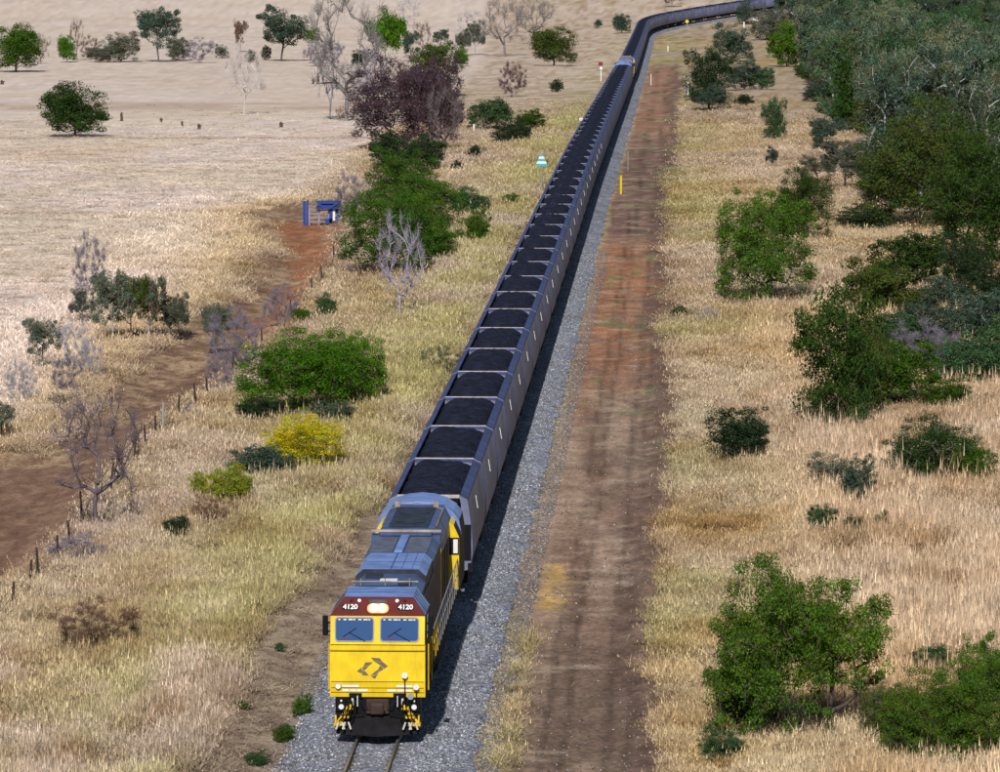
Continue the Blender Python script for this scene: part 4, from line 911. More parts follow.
T = [  # kind, u, v of the foot, width and height in photo pixels, foliage, bark, label
 ('round', 75, 137, 60, 50, 'dark', 'dark', 'lone round dark green tree standing alone in the pale paddock at left'),
 ('round', 16, 72, 48, 44, 'green', 'dark', 'rounded green tree at the far left edge, small shade under it'),
 ('bare', 41, 64, 18, 28, 'brown', 'brown', 'small leafless brown tree right beside the rounded tree at far left'),
 ('round', 67, 62, 17, 25, 'bright', 'brown', 'small bright green tree in the row at top left'),
 ('bare', 77, 60, 14, 38, 'brown', 'brown', 'thin leafless brown tree next to the small bright green tree'),
 ('twig', 91, 60, 20, 22, 'brown', 'brown', 'pinkish brown twiggy shrub in the top left row'),
 ('bush', 99, 62, 22, 14, 'grey', 'grey', 'low grey-green shrub at the foot of the top left row'),
 ('bush', 120, 62, 36, 28, 'grey', 'grey', 'grey-green shrub left of the tall tree in the top left row'),
 ('gum', 158, 62, 42, 50, 'blue', 'grey', 'tallest grey-green tree of the top left row, two-headed crown'),
 ('bush', 178, 60, 22, 22, 'grey', 'grey', 'grey-green shrub right of the tallest top left tree'),
 ('twig', 200, 63, 26, 24, 'pgrey', 'lav', 'purplish twiggy shrub at the right end of the top left row'),
 ('bush', 222, 58, 13, 13, 'grey', 'grey', 'tiny grey-green shrub past the end of the top left row'),
 ('gum', 241, 52, 13, 30, 'brown', 'grey', 'small slender brownish tree above the white bare tree'),
 ('bush', 250, 62, 10, 12, 'grey', 'grey', 'tiny shrub behind the white bare tree'),
 ('bare', 244, 114, 38, 68, 'pale', 'pale', 'white leafless tree standing alone in the upper left paddock'),
 ('gum', 282, 61, 46, 52, 'blue', 'dark', 'broad dark blue-green tree at the top, left of the tall bare trees'),
 ('round', 312, 42, 14, 14, 'bright', 'brown', 'small bright green ball of a tree beside the broad dark tree'),
 ('bush', 266, 60, 10, 14, 'grey', 'grey', 'small shrub under the left side of the broad dark tree'),
 ('twig', 315, 66, 22, 24, 'pgrey', 'lav', 'lavender twiggy shrub left of the tallest bare tree'),
 ('twig', 334, 66, 20, 24, 'pgrey', 'lav', 'lavender twiggy shrub directly behind the tallest bare tree'),
 ('bush', 363, 65, 21, 15, 'deep', 'dark', 'low dark green shrub between bare trunks near the top'),
 ('bare', 347, 121, 68, 128, 'pale', 'grey', 'tallest leafless grey tree with forked trunk at the top left of centre'),
 ('bare', 330, 119, 26, 78, 'pale', 'lav', 'pale leafless tree just left of the tallest bare tree'),
 ('bare', 362, 112, 20, 46, 'pale', 'lav', 'short pale leafless tree just right of the tallest bare tree'),
 ('bare', 373, 108, 22, 56, 'pale', 'lav', 'pale leafless tree under the high bright green crown'),
 ('twig', 340, 121, 8, 14, 'brown', 'brown', 'small rusty brown shrub at the foot of the tallest bare tree'),
 ('lollipop', 386, 106, 38, 90, 'bright', 'pale', 'slender tree with a bright green crown held high on a pale stem'),
 ('gum', 411, 62, 17, 30, 'blue', 'dark', 'narrow blue-green tree near the top right of the bright crown'),
 ('bare', 422, 56, 18, 32, 'brown', 'brown', 'leafless brownish tree between narrow blue-green trees near the top'),
 ('gum', 441, 48, 15, 18, 'blue', 'grey', 'small blue-green tree standing by itself above the purple trees'),
 ('gum', 463, 56, 15, 26, 'grey', 'grey', 'small grey-green tree, left one of a pair above the purple trees'),
 ('gum', 475, 55, 18, 33, 'grey', 'lav', 'small grey-green tree, right one of a pair above the purple trees'),
 ('bare', 408, 26, 22, 26, 'pale', 'pale', 'faint leafless tree at the very top edge'),
 ('gum', 438, 96, 48, 50, 'olive', 'grey', 'olive green tree standing right behind the purple-brown thicket'),
 ('round', 462, 66, 12, 18, 'bright', 'brown', 'small bright green tree top poking up by the olive tree'),
 ('thicket', 400, 150, 92, 84, 'thick', 'purple', 'large purple-brown leafless thicket at upper centre left'),
 ('thicket', 432, 152, 58, 86, 'thick', 'purple', 'tall purple-grey twiggy tree on the right of the thicket'),
 ('bare', 446, 158, 34, 70, 'pgrey', 'purple', 'bare dark-stemmed tree at the right edge of the purple thicket'),
 ('bush', 392, 168, 46, 34, 'deep', 'dark', 'dark green bush under the left of the purple thicket'),
 ('bush', 425, 170, 40, 34, 'deep', 'dark', 'dark green bush under the right of the purple thicket'),
 ('finebush', 402, 210, 66, 56, 'green', 'dark', 'bright green bushy tree just below the purple thicket'),
 ('finebush', 425, 248, 72, 68, 'green', 'dark', 'big green tree right of centre of the large green clump left of the train'),
 ('finebush', 385, 276, 84, 80, 'green', 'dark', 'big green tree at the front of the large green clump left of the train'),
 ('bush', 436, 264, 40, 38, 'green', 'dark', 'green bush at the lower right of the large green clump'),
 ('bush', 442, 262, 26, 14, 'deep', 'dark', 'low dark shrub beside the large green clump, on its right foot'),
 ('twig', 354, 222, 34, 42, 'pgrey', 'lav', 'purplish twiggy shrub beside the blue cattle yard'),
 ('bare', 400, 320, 44, 98, 'pgrey', 'lav', 'pale grey leafless tree in front of the large green clump'),
 ('bush', 468, 217, 42, 26, 'fgreen', 'dark', 'low spreading mid green shrub right of the large green clump'),
 ('bush', 479, 249, 25, 36, 'green', 'dark', 'upright green shrub just below the low spreading one'),
 ('bush', 511, 211, 17, 14, 'green', 'dark', 'small round green shrub close to the wagons'),
 ('bush', 489, 129, 44, 30, 'fgreen', 'dark', 'blue-green shrub above the dark shrubs left of the train'),
 ('bush', 512, 144, 40, 22, 'deep', 'dark', 'very dark low shrub left of the train at upper centre'),
 ('bush', 530, 131, 28, 20, 'green', 'dark', 'green shrub touching the very dark one at upper centre'),
 ('twig', 512, 96, 26, 32, 'purple', 'purple', 'purplish twiggy shrub above the shrubs at upper centre'),
 ('bush', 474, 160, 12, 14, 'deep', 'dark', 'small dark shrub in the dry grass right of the purple thicket'),
 ('bush', 457, 172, 12, 12, 'deep', 'dark', 'small dark shrub below the purple thicket on its right'),
 ('twig', 480, 156, 14, 10, 'grey', 'grey', 'small sparse grey shrub in dry grass near the upper wagons'),
 ('round', 554, 66, 42, 36, 'olive', 'dark', 'rounded olive green tree near the top, left of the bend'),
 ('bare', 505, 56, 42, 58, 'pale', 'grey', 'leafless grey tree at the top, left of the olive round tree'),
 ('bare', 535, 44, 36, 44, 'pale', 'grey', 'leafless grey tree at the top edge behind the olive round tree'),
 ('bare', 470, 38, 24, 26, 'pale', 'pale', 'faint small leafless tree near the top centre'),
 ('round', 622, 34, 17, 18, 'blue', 'dark', 'small round blue-green tree just left of the bend in the train'),
 ('bush', 598, 28, 8, 8, 'blue', 'grey', 'tiny blue-green shrub in the paddock left of the bend'),
 ('gum', 672, 7, 16, 14, 'blue', 'grey', 'small grey tree behind the train at the top of the bend'),
 ('bush', 556, 92, 14, 12, 'deep', 'dark', 'small dark shrub below the olive round tree'),
 # mid-left group
 ('twig', 89, 296, 32, 58, 'pgrey', 'lav', 'tall purplish leafless tree at the back of the mid-left grove'),
 ('gum', 82, 322, 24, 34, 'grey', 'grey', 'small grey-green tree at the left end of the mid-left grove'),
 ('gum', 112, 338, 42, 66, 'grey', 'pale', 'largest grey-green tree in the mid-left grove'),
 ('gum', 131, 337, 32, 64, 'olive', 'brown', 'greenest tree in the middle of the mid-left grove'),
 ('gum', 149, 336, 34, 62, 'grey', 'pale', 'pale-trunked grey-green tree right of the middle of the mid-left grove'),
 ('gum', 169, 334, 28, 46, 'grey', 'grey', 'smaller grey-green tree near the right end of the mid-left grove'),
 ('gum', 179, 331, 20, 44, 'grey', 'brown', 'slender tree at the right end of the mid-left grove'),
 ('gum', 42, 366, 36, 46, 'grey', 'grey', 'small grey-green tree below and left of the mid-left grove'),
 ('twig', 73, 366, 30, 46, 'pale', 'pale', 'whitish leafless shrub below the mid-left grove'),
 ('twig', 91, 377, 20, 38, 'pale', 'pale', 'slim whitish leafless shrub right of the broader whitish one'),
 ('twig', 22, 401, 30, 40, 'pale', 'lav', 'pale bluish leafless shrub at lower left of the small grey-green tree'),
 ('twig', 68, 394, 30, 38, 'pgrey', 'lav', 'bluish leafless shrub in front of the whitish ones'),
 ('gum', 2, 440, 30, 38, 'grey', 'dark', 'grey-green tree cut by the left edge above the brown dirt'),
 ('gum', 216, 342, 30, 48, 'grey', 'grey', 'grey-green tree at the gully edge left of the bright green bush'),
 ('twig', 238, 368, 52, 62, 'pgrey', 'lav', 'wide purple-grey leafless shrub at the gully edge'),
 ('twig', 221, 386, 26, 42, 'pgrey', 'purple', 'smaller purple leafless shrub below the wide one at the gully edge'),
 ('twig', 281, 322, 32, 38, 'pgrey', 'lav', 'purple-grey twiggy shrub above the bright green bush'),
 ('bush', 303, 322, 20, 15, 'green', 'dark', 'low green shrub left one of two by the fence above the bright bush'),
 ('bush', 326, 318, 20, 24, 'fgreen', 'dark', 'low green shrub right one of two by the fence above the bright bush'),
 ('twig', 190, 423, 14, 18, 'pgrey', 'lav', 'tiny bluish twiggy shrub beside the wire fence'),
 ('finebush', 300, 417, 112, 80, 'bright', 'dark', 'large bright green bush at left centre with a dense rounded crown'),
 ('finebush', 348, 410, 72, 68, 'bright', 'dark', 'right-hand half of the bright green bush clump, slightly smaller'),
 ('bush', 262, 424, 48, 26, 'deep', 'dark', 'low dark green growth at the left foot of the bright green bush'),
 ('bush', 335, 428, 40, 22, 'blue', 'dark', 'low bluish growth between the bright green bush and the yellow one'),
 ('finebush', 302, 474, 78, 50, 'yellow', 'brown', 'yellow flowering wattle bush below the bright green bush'),
 ('bush', 262, 482, 60, 34, 'blue', 'dark', 'bluish green shrub left of the yellow wattle'),
 ('bush', 230, 504, 46, 34, 'yg', 'brown', 'yellow-green shrub lower left of the wattle'),
 ('bush', 198, 500, 18, 28, 'yg', 'brown', 'small upright yellow-green shrub left of the larger one'),
 ('twig', 214, 527, 42, 28, 'brown', 'brown', 'brown twiggy shrub in the grass below the yellow-green shrubs'),
 ('bush', 176, 540, 28, 24, 'deep', 'dark', 'small dark green shrub in the pinkish grass at left'),
 ('bare', 96, 524, 76, 128, 'pgrey', 'purple', 'leafless purplish tree with pale fork by the fence at lower left'),
 ('twig', 76, 560, 52, 26, 'pgrey', 'lav', 'low blue-grey leafless shrub against the fence at lower left'),
 ('twig', 92, 655, 84, 52, 'brown', 'brown', 'rusty brown dry bush in the lower left grass'),
 ('twig', 440, 376, 40, 26, 'grey', 'grey', 'sparse grey shrub close to the left side of the wagons'),
 ('twig', 62, 405, 26, 12, 'grey', 'grey', 'low grey tuft of scrub under the bluish shrubs'),
 ('bush', 303, 718, 20, 24, 'green', 'dark', 'small green weed beside the ballast at the locomotive'),
 ('bush', 284, 742, 22, 18, 'green', 'dark', 'small green weed below the other at the ballast edge'),
 ('bush', 280, 658, 10, 10, 'fgreen', 'dark', 'tiny green weed up the bank from the locomotive'),
 ('bush', 240, 716, 20, 8, 'green', 'dark', 'flat green weed on the bare dirt left of the locomotive'),
 ('bush', 258, 765, 26, 14, 'fgreen', 'dark', 'flat green weed at the bottom edge left of the rails'),
 # right of the line
 ('tall', 709, 110, 48, 60, 'deep', 'dark', 'dark olive tree right of the road near the top'),
 ('gum', 712, 112, 30, 26, 'blue', 'grey', 'low bluish tree at the foot of the dark olive tree'),
 ('bush', 733, 62, 36, 34, 'blue', 'grey', 'blue-green tree above the dark olive tree'),
 ('bush', 744, 90, 34, 28, 'blue', 'grey', 'blue-green shrub right of the dark olive tree'),
 ('bush', 762, 90, 24, 22, 'fgreen', 'dark', 'green shrub at the right end of the blue-green pair'),
 ('bush', 744, 107, 18, 12, 'deep', 'dark', 'low dark shrub right of the foot of the dark olive tree'),
 ('bush', 787, 66, 38, 42, 'bright', 'dark', 'bright green tree at the edge of the woodland near the top'),
 ('bush', 746, 24, 18, 22, 'blue', 'grey', 'small blue-green tree in front of the far wagons'),
 ('bush', 768, 40, 34, 30, 'grey', 'grey', 'grey-green tree at the corner of the far wagons and the woodland'),
 ('tall', 774, 141, 24, 42, 'fgreen', 'dark', 'slender conical green tree alone in the grass at upper right'),
 ('gum', 772, 168, 12, 22, 'blue', 'grey', 'tiny sapling below the slender conical tree'),
 ('twig', 842, 128, 12, 12, 'brown', 'brown', 'small rusty shrub at the woodland edge'),
 ('gum', 828, 160, 36, 42, 'blue', 'grey', 'blue-green tree at the edge of the woodland, upper one of three'),
 ('gum', 818, 186, 34, 28, 'grey', 'grey', 'low grey-green tree at the edge of the woodland, lower left of three'),
 ('gum', 845, 192, 44, 48, 'grey', 'grey', 'grey-green tree at the edge of the woodland, lower right of three'),
 ('bush', 866, 227, 56, 24, 'deep', 'dark', 'low dark spreading shrub below the woodland'),
 ('finebush', 801, 242, 58, 68, 'dark', 'dark', 'dark green tree just behind the brighter green one at right'),
 ('finebush', 767, 304, 90, 102, 'ngreen', 'dark', 'bright green tree standing in open grass right of the road'),
 ('twig', 780, 322, 14, 12, 'grey', 'grey', 'sparse little grey shrub under the open-grass green tree'),
 ('bush', 681, 318, 20, 12, 'deep', 'dark', 'small low shrub at the right edge of the road'),
 ('twig', 708, 322, 22, 14, 'pale', 'pale', 'pale twiggy shrub in the grass near the road'),
 ('bush', 907, 292, 72, 56, 'dark', 'dark', 'dark green bush left of the big edge tree'),
 ('bush', 882, 322, 72, 58, 'olive', 'dark', 'olive bush in front of the dark green bush'),
 ('bush', 962, 300, 46, 58, 'deep', 'dark', 'very dark bush at the right'),
 ('tall', 838, 428, 84, 134, 'dark', 'dark', 'tall dense dark olive tree at right centre, leaves down to the grass'),
 ('bush', 868, 412, 44, 92, 'olive', 'dark', 'upright olive tree leaning on the tall dense one'),
 ('bush', 902, 408, 68, 62, 'green', 'dark', 'green bush right of the tall dense tree'),
 ('bush', 945, 412, 50, 30, 'green', 'dark', 'low yellowish green bush right of the green bush'),
 ('twig', 925, 380, 60, 56, 'pgrey', 'grey', 'grey leafless tangle between the right-hand bushes'),
 ('bush', 930, 350, 64, 46, 'blue', 'grey', 'grey-green bush in the middle of the right-hand scrub'),
 ('bush', 968, 392, 66, 58, 'fgreen', 'dark', 'green bush by the right edge above the tall pink grass'),
 ('bush', 978, 345, 70, 52, 'blue', 'grey', 'blue-green bush at the right edge of the scrub'),
 ('bush', 1005, 385, 50, 66, 'fgreen', 'dark', 'green bush cut by the right edge beside the scrub'),
 ('bush', 905, 352, 60, 40, 'fgreen', 'dark', 'green bush at the left of the right-hand scrub, above the green bush'),
 ('bush', 940, 318, 58, 40, 'blue', 'dark', 'blue-green bush below the very dark bush at right'),
 ('bush', 995, 318, 60, 54, 'deep', 'dark', 'dark bush cut by the right edge above the scrub'),
 ('bush', 885, 385, 50, 44, 'dark', 'dark', 'dark bush squeezed between the tall dense tree and the grey tangle'),
 ('bush', 950, 372, 56, 34, 'grey', 'grey', 'pale grey-green bush just under the middle of the scrub'),
 ('bush', 872, 300, 44, 30, 'green', 'dark', 'small green bush at the upper left of the right-hand scrub'),
 ('bush', 736, 462, 60, 52, 'deep', 'dark', 'compact dark green shrub alone in the grass right of the road'),
 ('finebush', 930, 488, 90, 64, 'dark', 'grey', 'broad dark green bush in the tall pink grass at right'),
 ('bush', 975, 492, 42, 44, 'green', 'grey', 'green bush joined to the right side of the broad dark bush'),
 ('bush', 832, 494, 46, 36, 'grey', 'brown', 'sparse grey-green shrub left of the broad dark bush'),
 ('bush', 858, 514, 34, 52, 'blue', 'dark', 'upright blue-green shrub left of the broad dark bush'),
 ('bush', 822, 540, 28, 32, 'fgreen', 'dark', 'small green shrub, left one of three in a row'),
 ('bush', 855, 546, 26, 27, 'fgreen', 'dark', 'small green shrub, middle one of three in a row'),
 ('bush', 881, 545, 18, 29, 'fgreen', 'dark', 'small green shrub, right one of three in a row'),
 ('twig', 965, 530, 14, 16, 'grey', 'grey', 'sparse little weed in the tall pink grass'),
 ('finebush', 770, 738, 118, 168, 'ngreen', 'dark', 'largest near bush at lower right, dense green left half'),
 ('finegum', 828, 734, 112, 148, 'ngreen', 'dark', 'open-branched right half of the largest near bush'),
 ('bush', 748, 726, 60, 70, 'dark', 'dark', 'dark low growth at the left foot of the largest near bush'),
 ('bush', 722, 762, 44, 34, 'fgreen', 'dark', 'small blue-green shrub at the bottom in front of the largest near bush'),
 ('bush', 716, 694, 26, 28, 'green', 'grey', 'small sprig of green left of the largest near bush'),
 ('bush', 935, 678, 44, 40, 'fgreen', 'grey', 'bluish green shrub right of the largest near bush'),
 ('finebush', 925, 762, 84, 86, 'ngreen', 'dark', 'near green bush in the lower right corner, left part'),
 ('finebush', 978, 758, 92, 100, 'ngreen', 'dark', 'near green bush in the lower right corner, right part'),
 ('finegum', 990, 716, 60, 88, 'ngreen', 'dark', 'taller leafy sapling behind the lower right corner bushes'),
 ('finebush', 890, 742, 56, 60, 'olive', 'grey', 'olive scrub between the two big lower right bushes'),
 # big trees before the woodland
 ('finebush', 925, 226, 120, 118, 'olive', 'dark', 'broad olive tree at the front of the woodland'),
 ('finebush', 985, 268, 110, 140, 'dark', 'dark', 'big dark green tree at the right edge in front of the woodland'),
 ('finegum', 900, 200, 84, 96, 'olive', 'grey', 'olive green tree behind the broad front one of the woodland'),
]
for kd, u, v, wd, ht, cl_, bk, lb in T:
    x, y = ground_at(u, v); s_ = scale_at(y); put_tree(kd, x, y, wd/s_, ht/s_, cl_, bk, lb, group='trees and shrubs in the dry grass')
# the woodland: pale-trunked gums standing close together
WL = ['tall grey-green gum with a pale trunk, deep in the upper right woodland', 'dark green tree crowded into the upper right woodland', 'blue-green gum in the thick of the upper right woodland']
cand = []; tries = 0
while tries < 24000 and len(cand) < 285:
    tries += 1; y = 372*(1450/372)**random.random(); x = random.uniform(20, .135*y+6)
    if float(sdist(WOOD, np.array([x]), np.array([y]))[0]) < 1.5: continue
    sp = 4.2+.0062*(y-370)
    if any((x-a)**2+(y-b)**2 < sp*sp for a, b in cand[-285:]): continue
    if abs(x-float(xtrack(y))) < 9: continue
    cand.append((x, y))
print('woodland', len(cand))
edge = sorted([p for p in cand if float(sdist(WOOD, np.array([p[0]]), np.array([p[1]]))[0]) < 7 and p[0] < .098*p[1]], key=lambda p: -p[1])
front = sorted([p for p in cand if p[1] < 440 and p not in edge], key=lambda p: p[0])
for i, (x, y) in enumerate(sorted(cand, key=lambda p: p[1])):
    q = random.random(); h = random.uniform(5.5, 12.5)
    kd, cl_, bk, lb = ('gum' if y > 470 else 'finegum', 'wgrey', 'pale', 0) if q < .38 else ('gum' if y > 470 else 'finegum', 'wblue', 'pale', 2) if q < .66 else ('bush', 'dark', 'dark', 1) if q < .8 else ('tall', 'fgreen', 'grey', 1)
    if kd == 'bush': h *= .8
    kn = ['grey-green gum with pale trunk', 'dark green tree', 'blue-green gum'][lb]
    L_ = WL[lb]
    if (x, y) in edge: L_ = f'{kn}, woodland left edge, {ORD(min(59, edge.index((x, y))+1))} below the far wagons'
    elif (x, y) in front: L_ = f'{kn} in the lowest woodland rows, {ORD(min(59, front.index((x, y))+1))} from left'
    put_tree(kd, x, y, h*random.uniform(.55, .78), h, cl_, bk, L_, group='gum trees massed in the upper right woodland')
# undergrowth of the woodland
for i in range(110):
    x, y = random.choice(edge if i < 60 else front if i < 80 else cand); x += random.uniform(-3, 3); y -= random.uniform(1, 4); h = random.uniform(1.5, 3.2)
    put_tree('bush', x, y, h*1.3, h, random.choice(['blue', 'dark', 'fgreen', 'grey']), 'dark', 'low bush growing between the gums of the upper right woodland', group='low bushes under the woodland gums')

# ---------------------------------------------------------------- fence, cattle yard, signs, markers, stumps
fn = empty('wire_fence', (0, 0, 0)); tag(fn, 'old post and wire fence leaning along the left side of the gully', 'fence')
tops = []
for i, (u, v) in enumerate(FENCE_PX[:23]):
    x, y = ground_at(u, v); z = gz(x, y); h = 1.15+random.uniform(-.1, .15); lx = random.uniform(-.14, .16)
    mb = MB().tube([(0, 0, -.25), (lx*.5, .02, h*.55), (lx, 0, h)], .06, 6, r1=.045); mb.build('post', M['fencewood'], fn, loc=(x, y, z)); tops.append((Vector((x, y, z)), lx, h))
for fr in (.9, .6, .3):
    mb = MB()
    for (a, la, ha), (b, lb_, hb_) in zip(tops[:-1], tops[1:]):
        p = a+Vector((la*fr, 0, ha*fr)); q = b+Vector((lb_*fr, 0, hb_*fr)); m_ = (p+q)/2-Vector((0, 0, .05)); mb.tube([p, m_, q], .010, 3, False)
    mb.build('wire', M['wire'], fn)
x, y = ground_at(140, 458); mb = MB().tube([(0, 0, 0), (-.1, 0, .9), (-.35, .05, 1.7), (-.62, 0, 2.1)], .09, 6, r1=.03).tube([(-.1, 0, .9), (.1, 0, 1.25), (.08, 0, 1.5)], .05, 5, r1=.02)
o = mb.build('dead_snag', M['stump'], loc=(x, y, gz(x, y))); tag(o, 'crooked dead snag standing beside the wire fence', 'dead tree')
x, y = ground_at(163, 440); mb = MB().tube([(0, 0, 0), (.03, 0, 1.6)], .07, 6, r1=.05); o = mb.build('pale_post', M['galv'], loc=(x, y, gz(x, y))); tag(o, 'pale weathered post right of the crooked snag', 'post')
# blue cattle yard
x, y = ground_at(323, 222); s_ = scale_at(y); cy = empty('cattle_yard', (x, y, gz(x, y)-.03), 0); tag(cy, 'blue steel cattle yard gate and loading crush by the red dirt', 'cattle yard')
W_ = 40/s_; H_ = 26/s_; hw = W_/2
q = MB().box(-hw, -hw+.22, -.12, .0, 0, H_*.95).box(-hw+.26, -hw+.42, -.12, 0, .05, H_*.98); q.build('gate_panel', M['bluepaint'], cy)
q = MB().box(-hw*.35, hw*.95, -.5, .5, H_*.66, H_*.74).box(-hw*.25, hw*.9, -.55, .55, H_*.86, H_*.95).prism([(-hw*.35, H_*.95), (-hw*.2, H_*.97), (hw*.1, H_*.66), (0, H_*.64)], 'y', -.57, -.49).prism([(hw*.95, H_*.95), (hw*.8, H_*.97), (hw*.2, H_*.66), (hw*.35, H_*.64)], 'y', -.57, -.49).box(-hw*.1, hw*.9, -.4, .4, H_*.74, H_*.86); q.build('roof_frame', M['bluepaint'], cy)
q = MB().box(hw*.32, hw*.5, -.3, .0, .1, H_*.66).box(hw*.1, hw*.48, -.3, 0, .15, H_*.28).box(hw*.6, hw*.78, -.1, .1, .05, H_*.66); q.build('crush_frame', M['bluepaint'], cy)
for k in range(5): q = MB().tube([(-hw+.3, -.06, .3+k*H_*.15), (hw*.95, -.06, .3+k*H_*.15)], .045, 6); q.build('rail_bar', M['pale_rail'], cy)
for a in (-hw+.5, -.2*hw, .3*hw, .9*hw): q = MB().box(a-.05, a+.05, -.08, 0, -.1, H_*.72); q.build('post', M['pale_rail'], cy)
q = MB().box(hw*.5, hw*.62, -.36, -.31, H_*.2, H_*.55); q.build('white_panel', M['white'], cy)
# triangular striped sign
def at_ground(u, v): x, y = ground_at(u, v); return x, y, gz(x, y), scale_at(y)
x, y, z, s_ = at_ground(541.5, 196); sg = empty('triangle_sign', (x, y, z)); tag(sg, 'triangular white and teal striped trackside sign on a thin pole left of the wagons', 'sign')
H_ = 42/s_; MB().tube([(0, 0, -.1), (0, 0, H_*.82)], .05, 8).build('pole', M['galv'], sg)
th_ = 12/s_; bw = 6.3/s_; z0 = H_-th_
for k in range(5):
    a, b = k/5, (k+1)/5; q = MB().prism([(-bw*(1-a*.82), z0+th_*a), (bw*(1-a*.82), z0+th_*a), (bw*(1-b*.82), z0+th_*b), (-bw*(1-b*.82), z0+th_*b)], 'y', -.09, -.05); q.build('stripe', M['teal'] if k % 2 == 0 else M['white'], sg)
# posts and small signs
def post_thing(name, u, v, hpx, wpx, mat, label, cat, cap=None):
    x, y, z, s_ = at_ground(u, v); h = hpx/s_; r_ = max(.03, wpx/s_/2); e = empty(name, (x, y, z)); tag(e, label, cat)
    MB().tube([(0, 0, -.1), (0, 0, h)], r_, 8).build('post', mat, e)
    MB().tube([(0, 0, h+.002), (0, 0, h+.05)], r_*1.25, 8).build('cap', cap or mat, e); return e
post_thing('marker_post', 621, 194, 18, 2.2, M['signyellow'], 'bright yellow marker post at the edge of the ballast', 'post')
post_thing('marker_post', 628, 171, 20, 1.0, M['galv'], 'thin pale marker post just above the yellow one', 'post')
post_thing('marker_post', 651, 85, 11, .9, M['white'], 'thin white post on the ballast far up the line', 'post')
post_thing('marker_post', 668, 51, 5, 1.4, M['white'], 'short white post near the inside of the bend', 'post')
post_thing('marker_post', 744, 28, 6, 1.6, M['white'], 'small white post under the far wagons at upper right', 'post')
post_thing('marker_post', 688, 96, 14, 1.4, M['white'], 'white post at the left side of the dark olive tree', 'post')
post_thing('marker_post', 474, 131, 8, 2, M['white'], 'small white post in the grass left of the blue-green shrub', 'post')
x, y, z, s_ = at_ground(687, 31); e = empty('round_sign', (x, y, z)); tag(e, 'round yellow sign on a pale pole inside the bend of the train', 'sign'); H_ = 12/s_
MB().tube([(0, 0, -.1), (0, 0, H_*.7)], .09, 6).build('pole', M['galv'], e); MB().tube([(0, -.16, H_*.8), (0, -.10, H_*.8)], 1.7/s_, 14).build('sign_face', M['signyellow'], e)
x, y, z, s_ = at_ground(601, 82); e = empty('track_signal', (x, y, z)); tag(e, 'dark red-topped trackside signal on a pale mast left of the middle locomotives', 'signal'); H_ = 19/s_
MB().tube([(0, 0, -.1), (0, 0, H_*.8)], .1, 6).build('mast', M['white'], e); MB().box(-2.6/s_, 1.6/s_, -.2, .2, H_*.8, H_, ch=.05).build('signal_head', M['red'], e); MB().box(-1.2/s_, 1.2/s_, -.22, .22, H_*.6, H_*.72).build('sign_plate', M['white'], e)
x, y, z, s_ = at_ground(581, 124); e = empty('trackside_board', (x, y, z)); tag(e, 'small white board on a post left of the upper wagons', 'sign'); MB().tube([(0, 0, -.1), (0, 0, 3/s_)], .05, 6).build('post', M['galv'], e); MB().box(-1.8/s_, 1.8/s_, -.1, -.05, 3/s_, 6/s_).build('board', M['white'], e)
x, y, z, s_ = at_ground(755, 22); e = empty('equipment_cabinet', (x, y, z)); tag(e, 'white equipment cabinet beside the far wagons at the woodland edge', 'cabinet'); w2 = 3.2/s_
MB().box(-w2, w2, -.8, .8, .15, 4.6/s_, ch=.05).build('cabinet_box', M['white'], e); MB().box(-w2-.1, w2+.1, -.9, .9, 4.6/s_, 5/s_, ch=.03).build('cabinet_roof', M['white'], e)
for (u, v, h, wd, lb) in ((121.5, 121, 9, 3, 'tallest dark stump in the paddock right of the lone round tree'), (161, 122, 4, 3, 'small dark stump in the paddock, second from the lone round tree'), (182, 126, 5, 2.4, 'small dark stump in the paddock, third from the lone round tree'),
                          (199, 129, 5, 4, 'small grey stump in the paddock, farthest right of the stumps'), (318, 84, 11, 3, 'brown stump left of the tall bare trees'), (313, 84, 6, 2.4, 'short brown stump beside the taller one'), (2, 84, 4, 4, 'dark stump at the left edge of the paddock'),
                          (281, 127, 5, 4, 'small dark stump in front of the tall bare trees')):
    x, y, z, s_ = at_ground(u, v); h /= s_; r_ = wd/s_/2
    mb = MB().tube([(0, 0, -.1), (.04, 0, h*.4), (-.05, 0, h*.75), (.08, .03, h)], r_, 7, r1=r_*.6).tube([(0, 0, h*.5), (r_*1.4, 0, h*.8)], r_*.4, 5, r1=r_*.2).tube([(0, 0, h*.02), (-r_*1.6, -.1, -.02)], r_*.5, 5, r1=r_*.2)
    o = mb.build('tree_stump', M['stump'], loc=(x, y, z)); tag(o, lb, 'stump', 'stumps in the paddock')

# ---------------------------------------------------------------- grass and stones, last: they keep clear of stems
X, Y = sample(420000, 118, 700, -.45)
col, gr, fld, gd, rd = zones(X, Y); t = X-xtrack(Y)
clump = fbm(X, Y, 1.0, 1.3, 81, 3); dens = gr*(.12+1.3*sst(.36, .58, clump)); dens = dens*(1-.72*fld)*sst(700, 470, Y+60*fbm(X, Y, 8, 12, 91))*(1-.8*sst(-2, 3, sdist(WOOD, X, Y)))
keep = rng.random(len(X)) < dens*.95
near = np.array([(a, b, c) for a, b, c in STEMS if b < 330])
for a, b, c in near:
    m_ = (np.abs(X-a) < c*.42) & (Y > b-1.6-c*.25) & (Y < b+c*.4); keep &= ~(m_ & (rng.random(len(X)) < .8))
X, Y, col, fld, t, gr, clump, gd = [q[keep] for q in (X, Y, col, fld, t, gr, clump, gd)]
print('grass tufts', len(X))
tall = sst(10, 16, t)*sst(330, 240, Y)*sst(.3, .55, fbm(X, Y, 9, 22, 1)) + .35*sst(-14, -3, t)*(t < 0)
stub = fld*sst(-6, -16, gd)
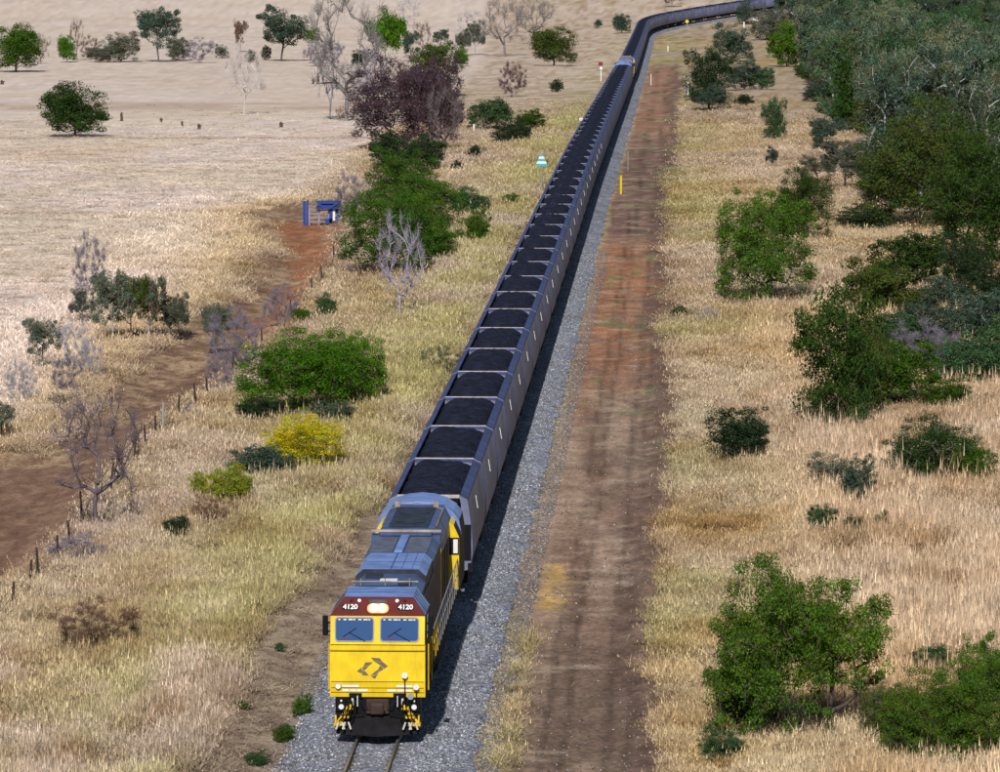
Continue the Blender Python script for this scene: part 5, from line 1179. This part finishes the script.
sz = (.36+.42*tall)*(1-.62*stub)*rng.uniform(.5, 1.35, len(X))*(.35+1.25*clump)*(1+.5*(rng.random(len(X)) < .06))*np.where(gr < .4, .45, 1)*np.clip(gr*1.5, .35, 1)
wx = np.clip(Y/210, .8, 2.0)                 # far tufts stand for wider clumps
P = np.stack([X, Y, zmacro(X, Y)+relief(X, Y)], 1)
rot = np.stack([rng.normal(0, .06, len(X)), rng.normal(0, .06, len(X))+.05, rng.uniform(0, 6.28, len(X))], 1)
protos = [tuft_mesh('grass_tuft', 18, 1.0, .34, .0125, .85, 100+k, k % 2 == 0) for k in range(6)]
hh = sz*(1+.05*wx); scl = np.stack([wx*.95, wx*.95, hh], 1)
jit = rng.normal(1, .15, (len(X), 1))
scatter('dry_grass', protos, P, rot, scl, rng.integers(0, 6, len(X)), np.clip(col*jit*1.14, .01, 1), 'dry straw-coloured grass standing over the verges and paddocks beside the line')
# loose stones at the edge of the ballast and along the road
def stone(name, seed):
    r = np.random.default_rng(seed); bm = bmesh.new(); bmesh.ops.create_icosphere(bm, subdivisions=1, radius=.5)
    for q in bm.verts: q.co *= r.uniform(.65, 1.15)
    me = bpy.data.meshes.new(name); bm.to_mesh(me); bm.free()
    at = me.color_attributes.new('tint', 'FLOAT_COLOR', 'POINT'); at.data.foreach_set('color', np.ones(len(me.vertices)*4, np.float32)); me.materials.append(M['grass'])
    return bpy.data.objects.new(name, me)
n = 90000; Y = (120**-.6 + rng.random(n)*(330**-.6-120**-.6))**(1/-.6); side = rng.random(n); tt = np.where(side < .3, rng.uniform(-3.1, -.2, n), rng.uniform(.2, 3.5, n))
tt = np.where(side > .97, rng.uniform(3.4, 8.6, n), tt); X = xtrack(Y)+tt
zb = np.interp(np.abs(tt), [0, 1.3, 2.0, 2.55, 2.8, 9], [-.165, -.165, -.34, -.47, -.55, -.55]); ra = np.abs(np.abs(tt)-.5685) < .13
Z = zrail(Y) + zb; off = np.abs(tt) > 2.7; Z = np.where(off, np.maximum(zmacro(X, Y)+relief(X, Y), Z), Z)
P = np.stack([X, Y, Z+.005], 1)[~ra]; n = len(P); s_ = rng.uniform(.035, .085, n); b_ = rng.choice([.13, .2, .28, .38, .62], n, p=[.25, .3, .25, .14, .06])
cols = np.stack([b_*.92, b_*.97, b_*1.1], 1); offn = off[~ra]; cols[offn] *= np.array([.75, .66, .58])
scatter('ballast_stones', [stone('loose_stone', k) for k in range(4)], P, rng.uniform(0, 6.28, (n, 3)), np.repeat(s_[:, None], 3, 1)*np.array([1, 1.1, .8]), rng.integers(0, 4, n), cols, 'loose grey-blue crushed stones lying over the ballast beside the rails')
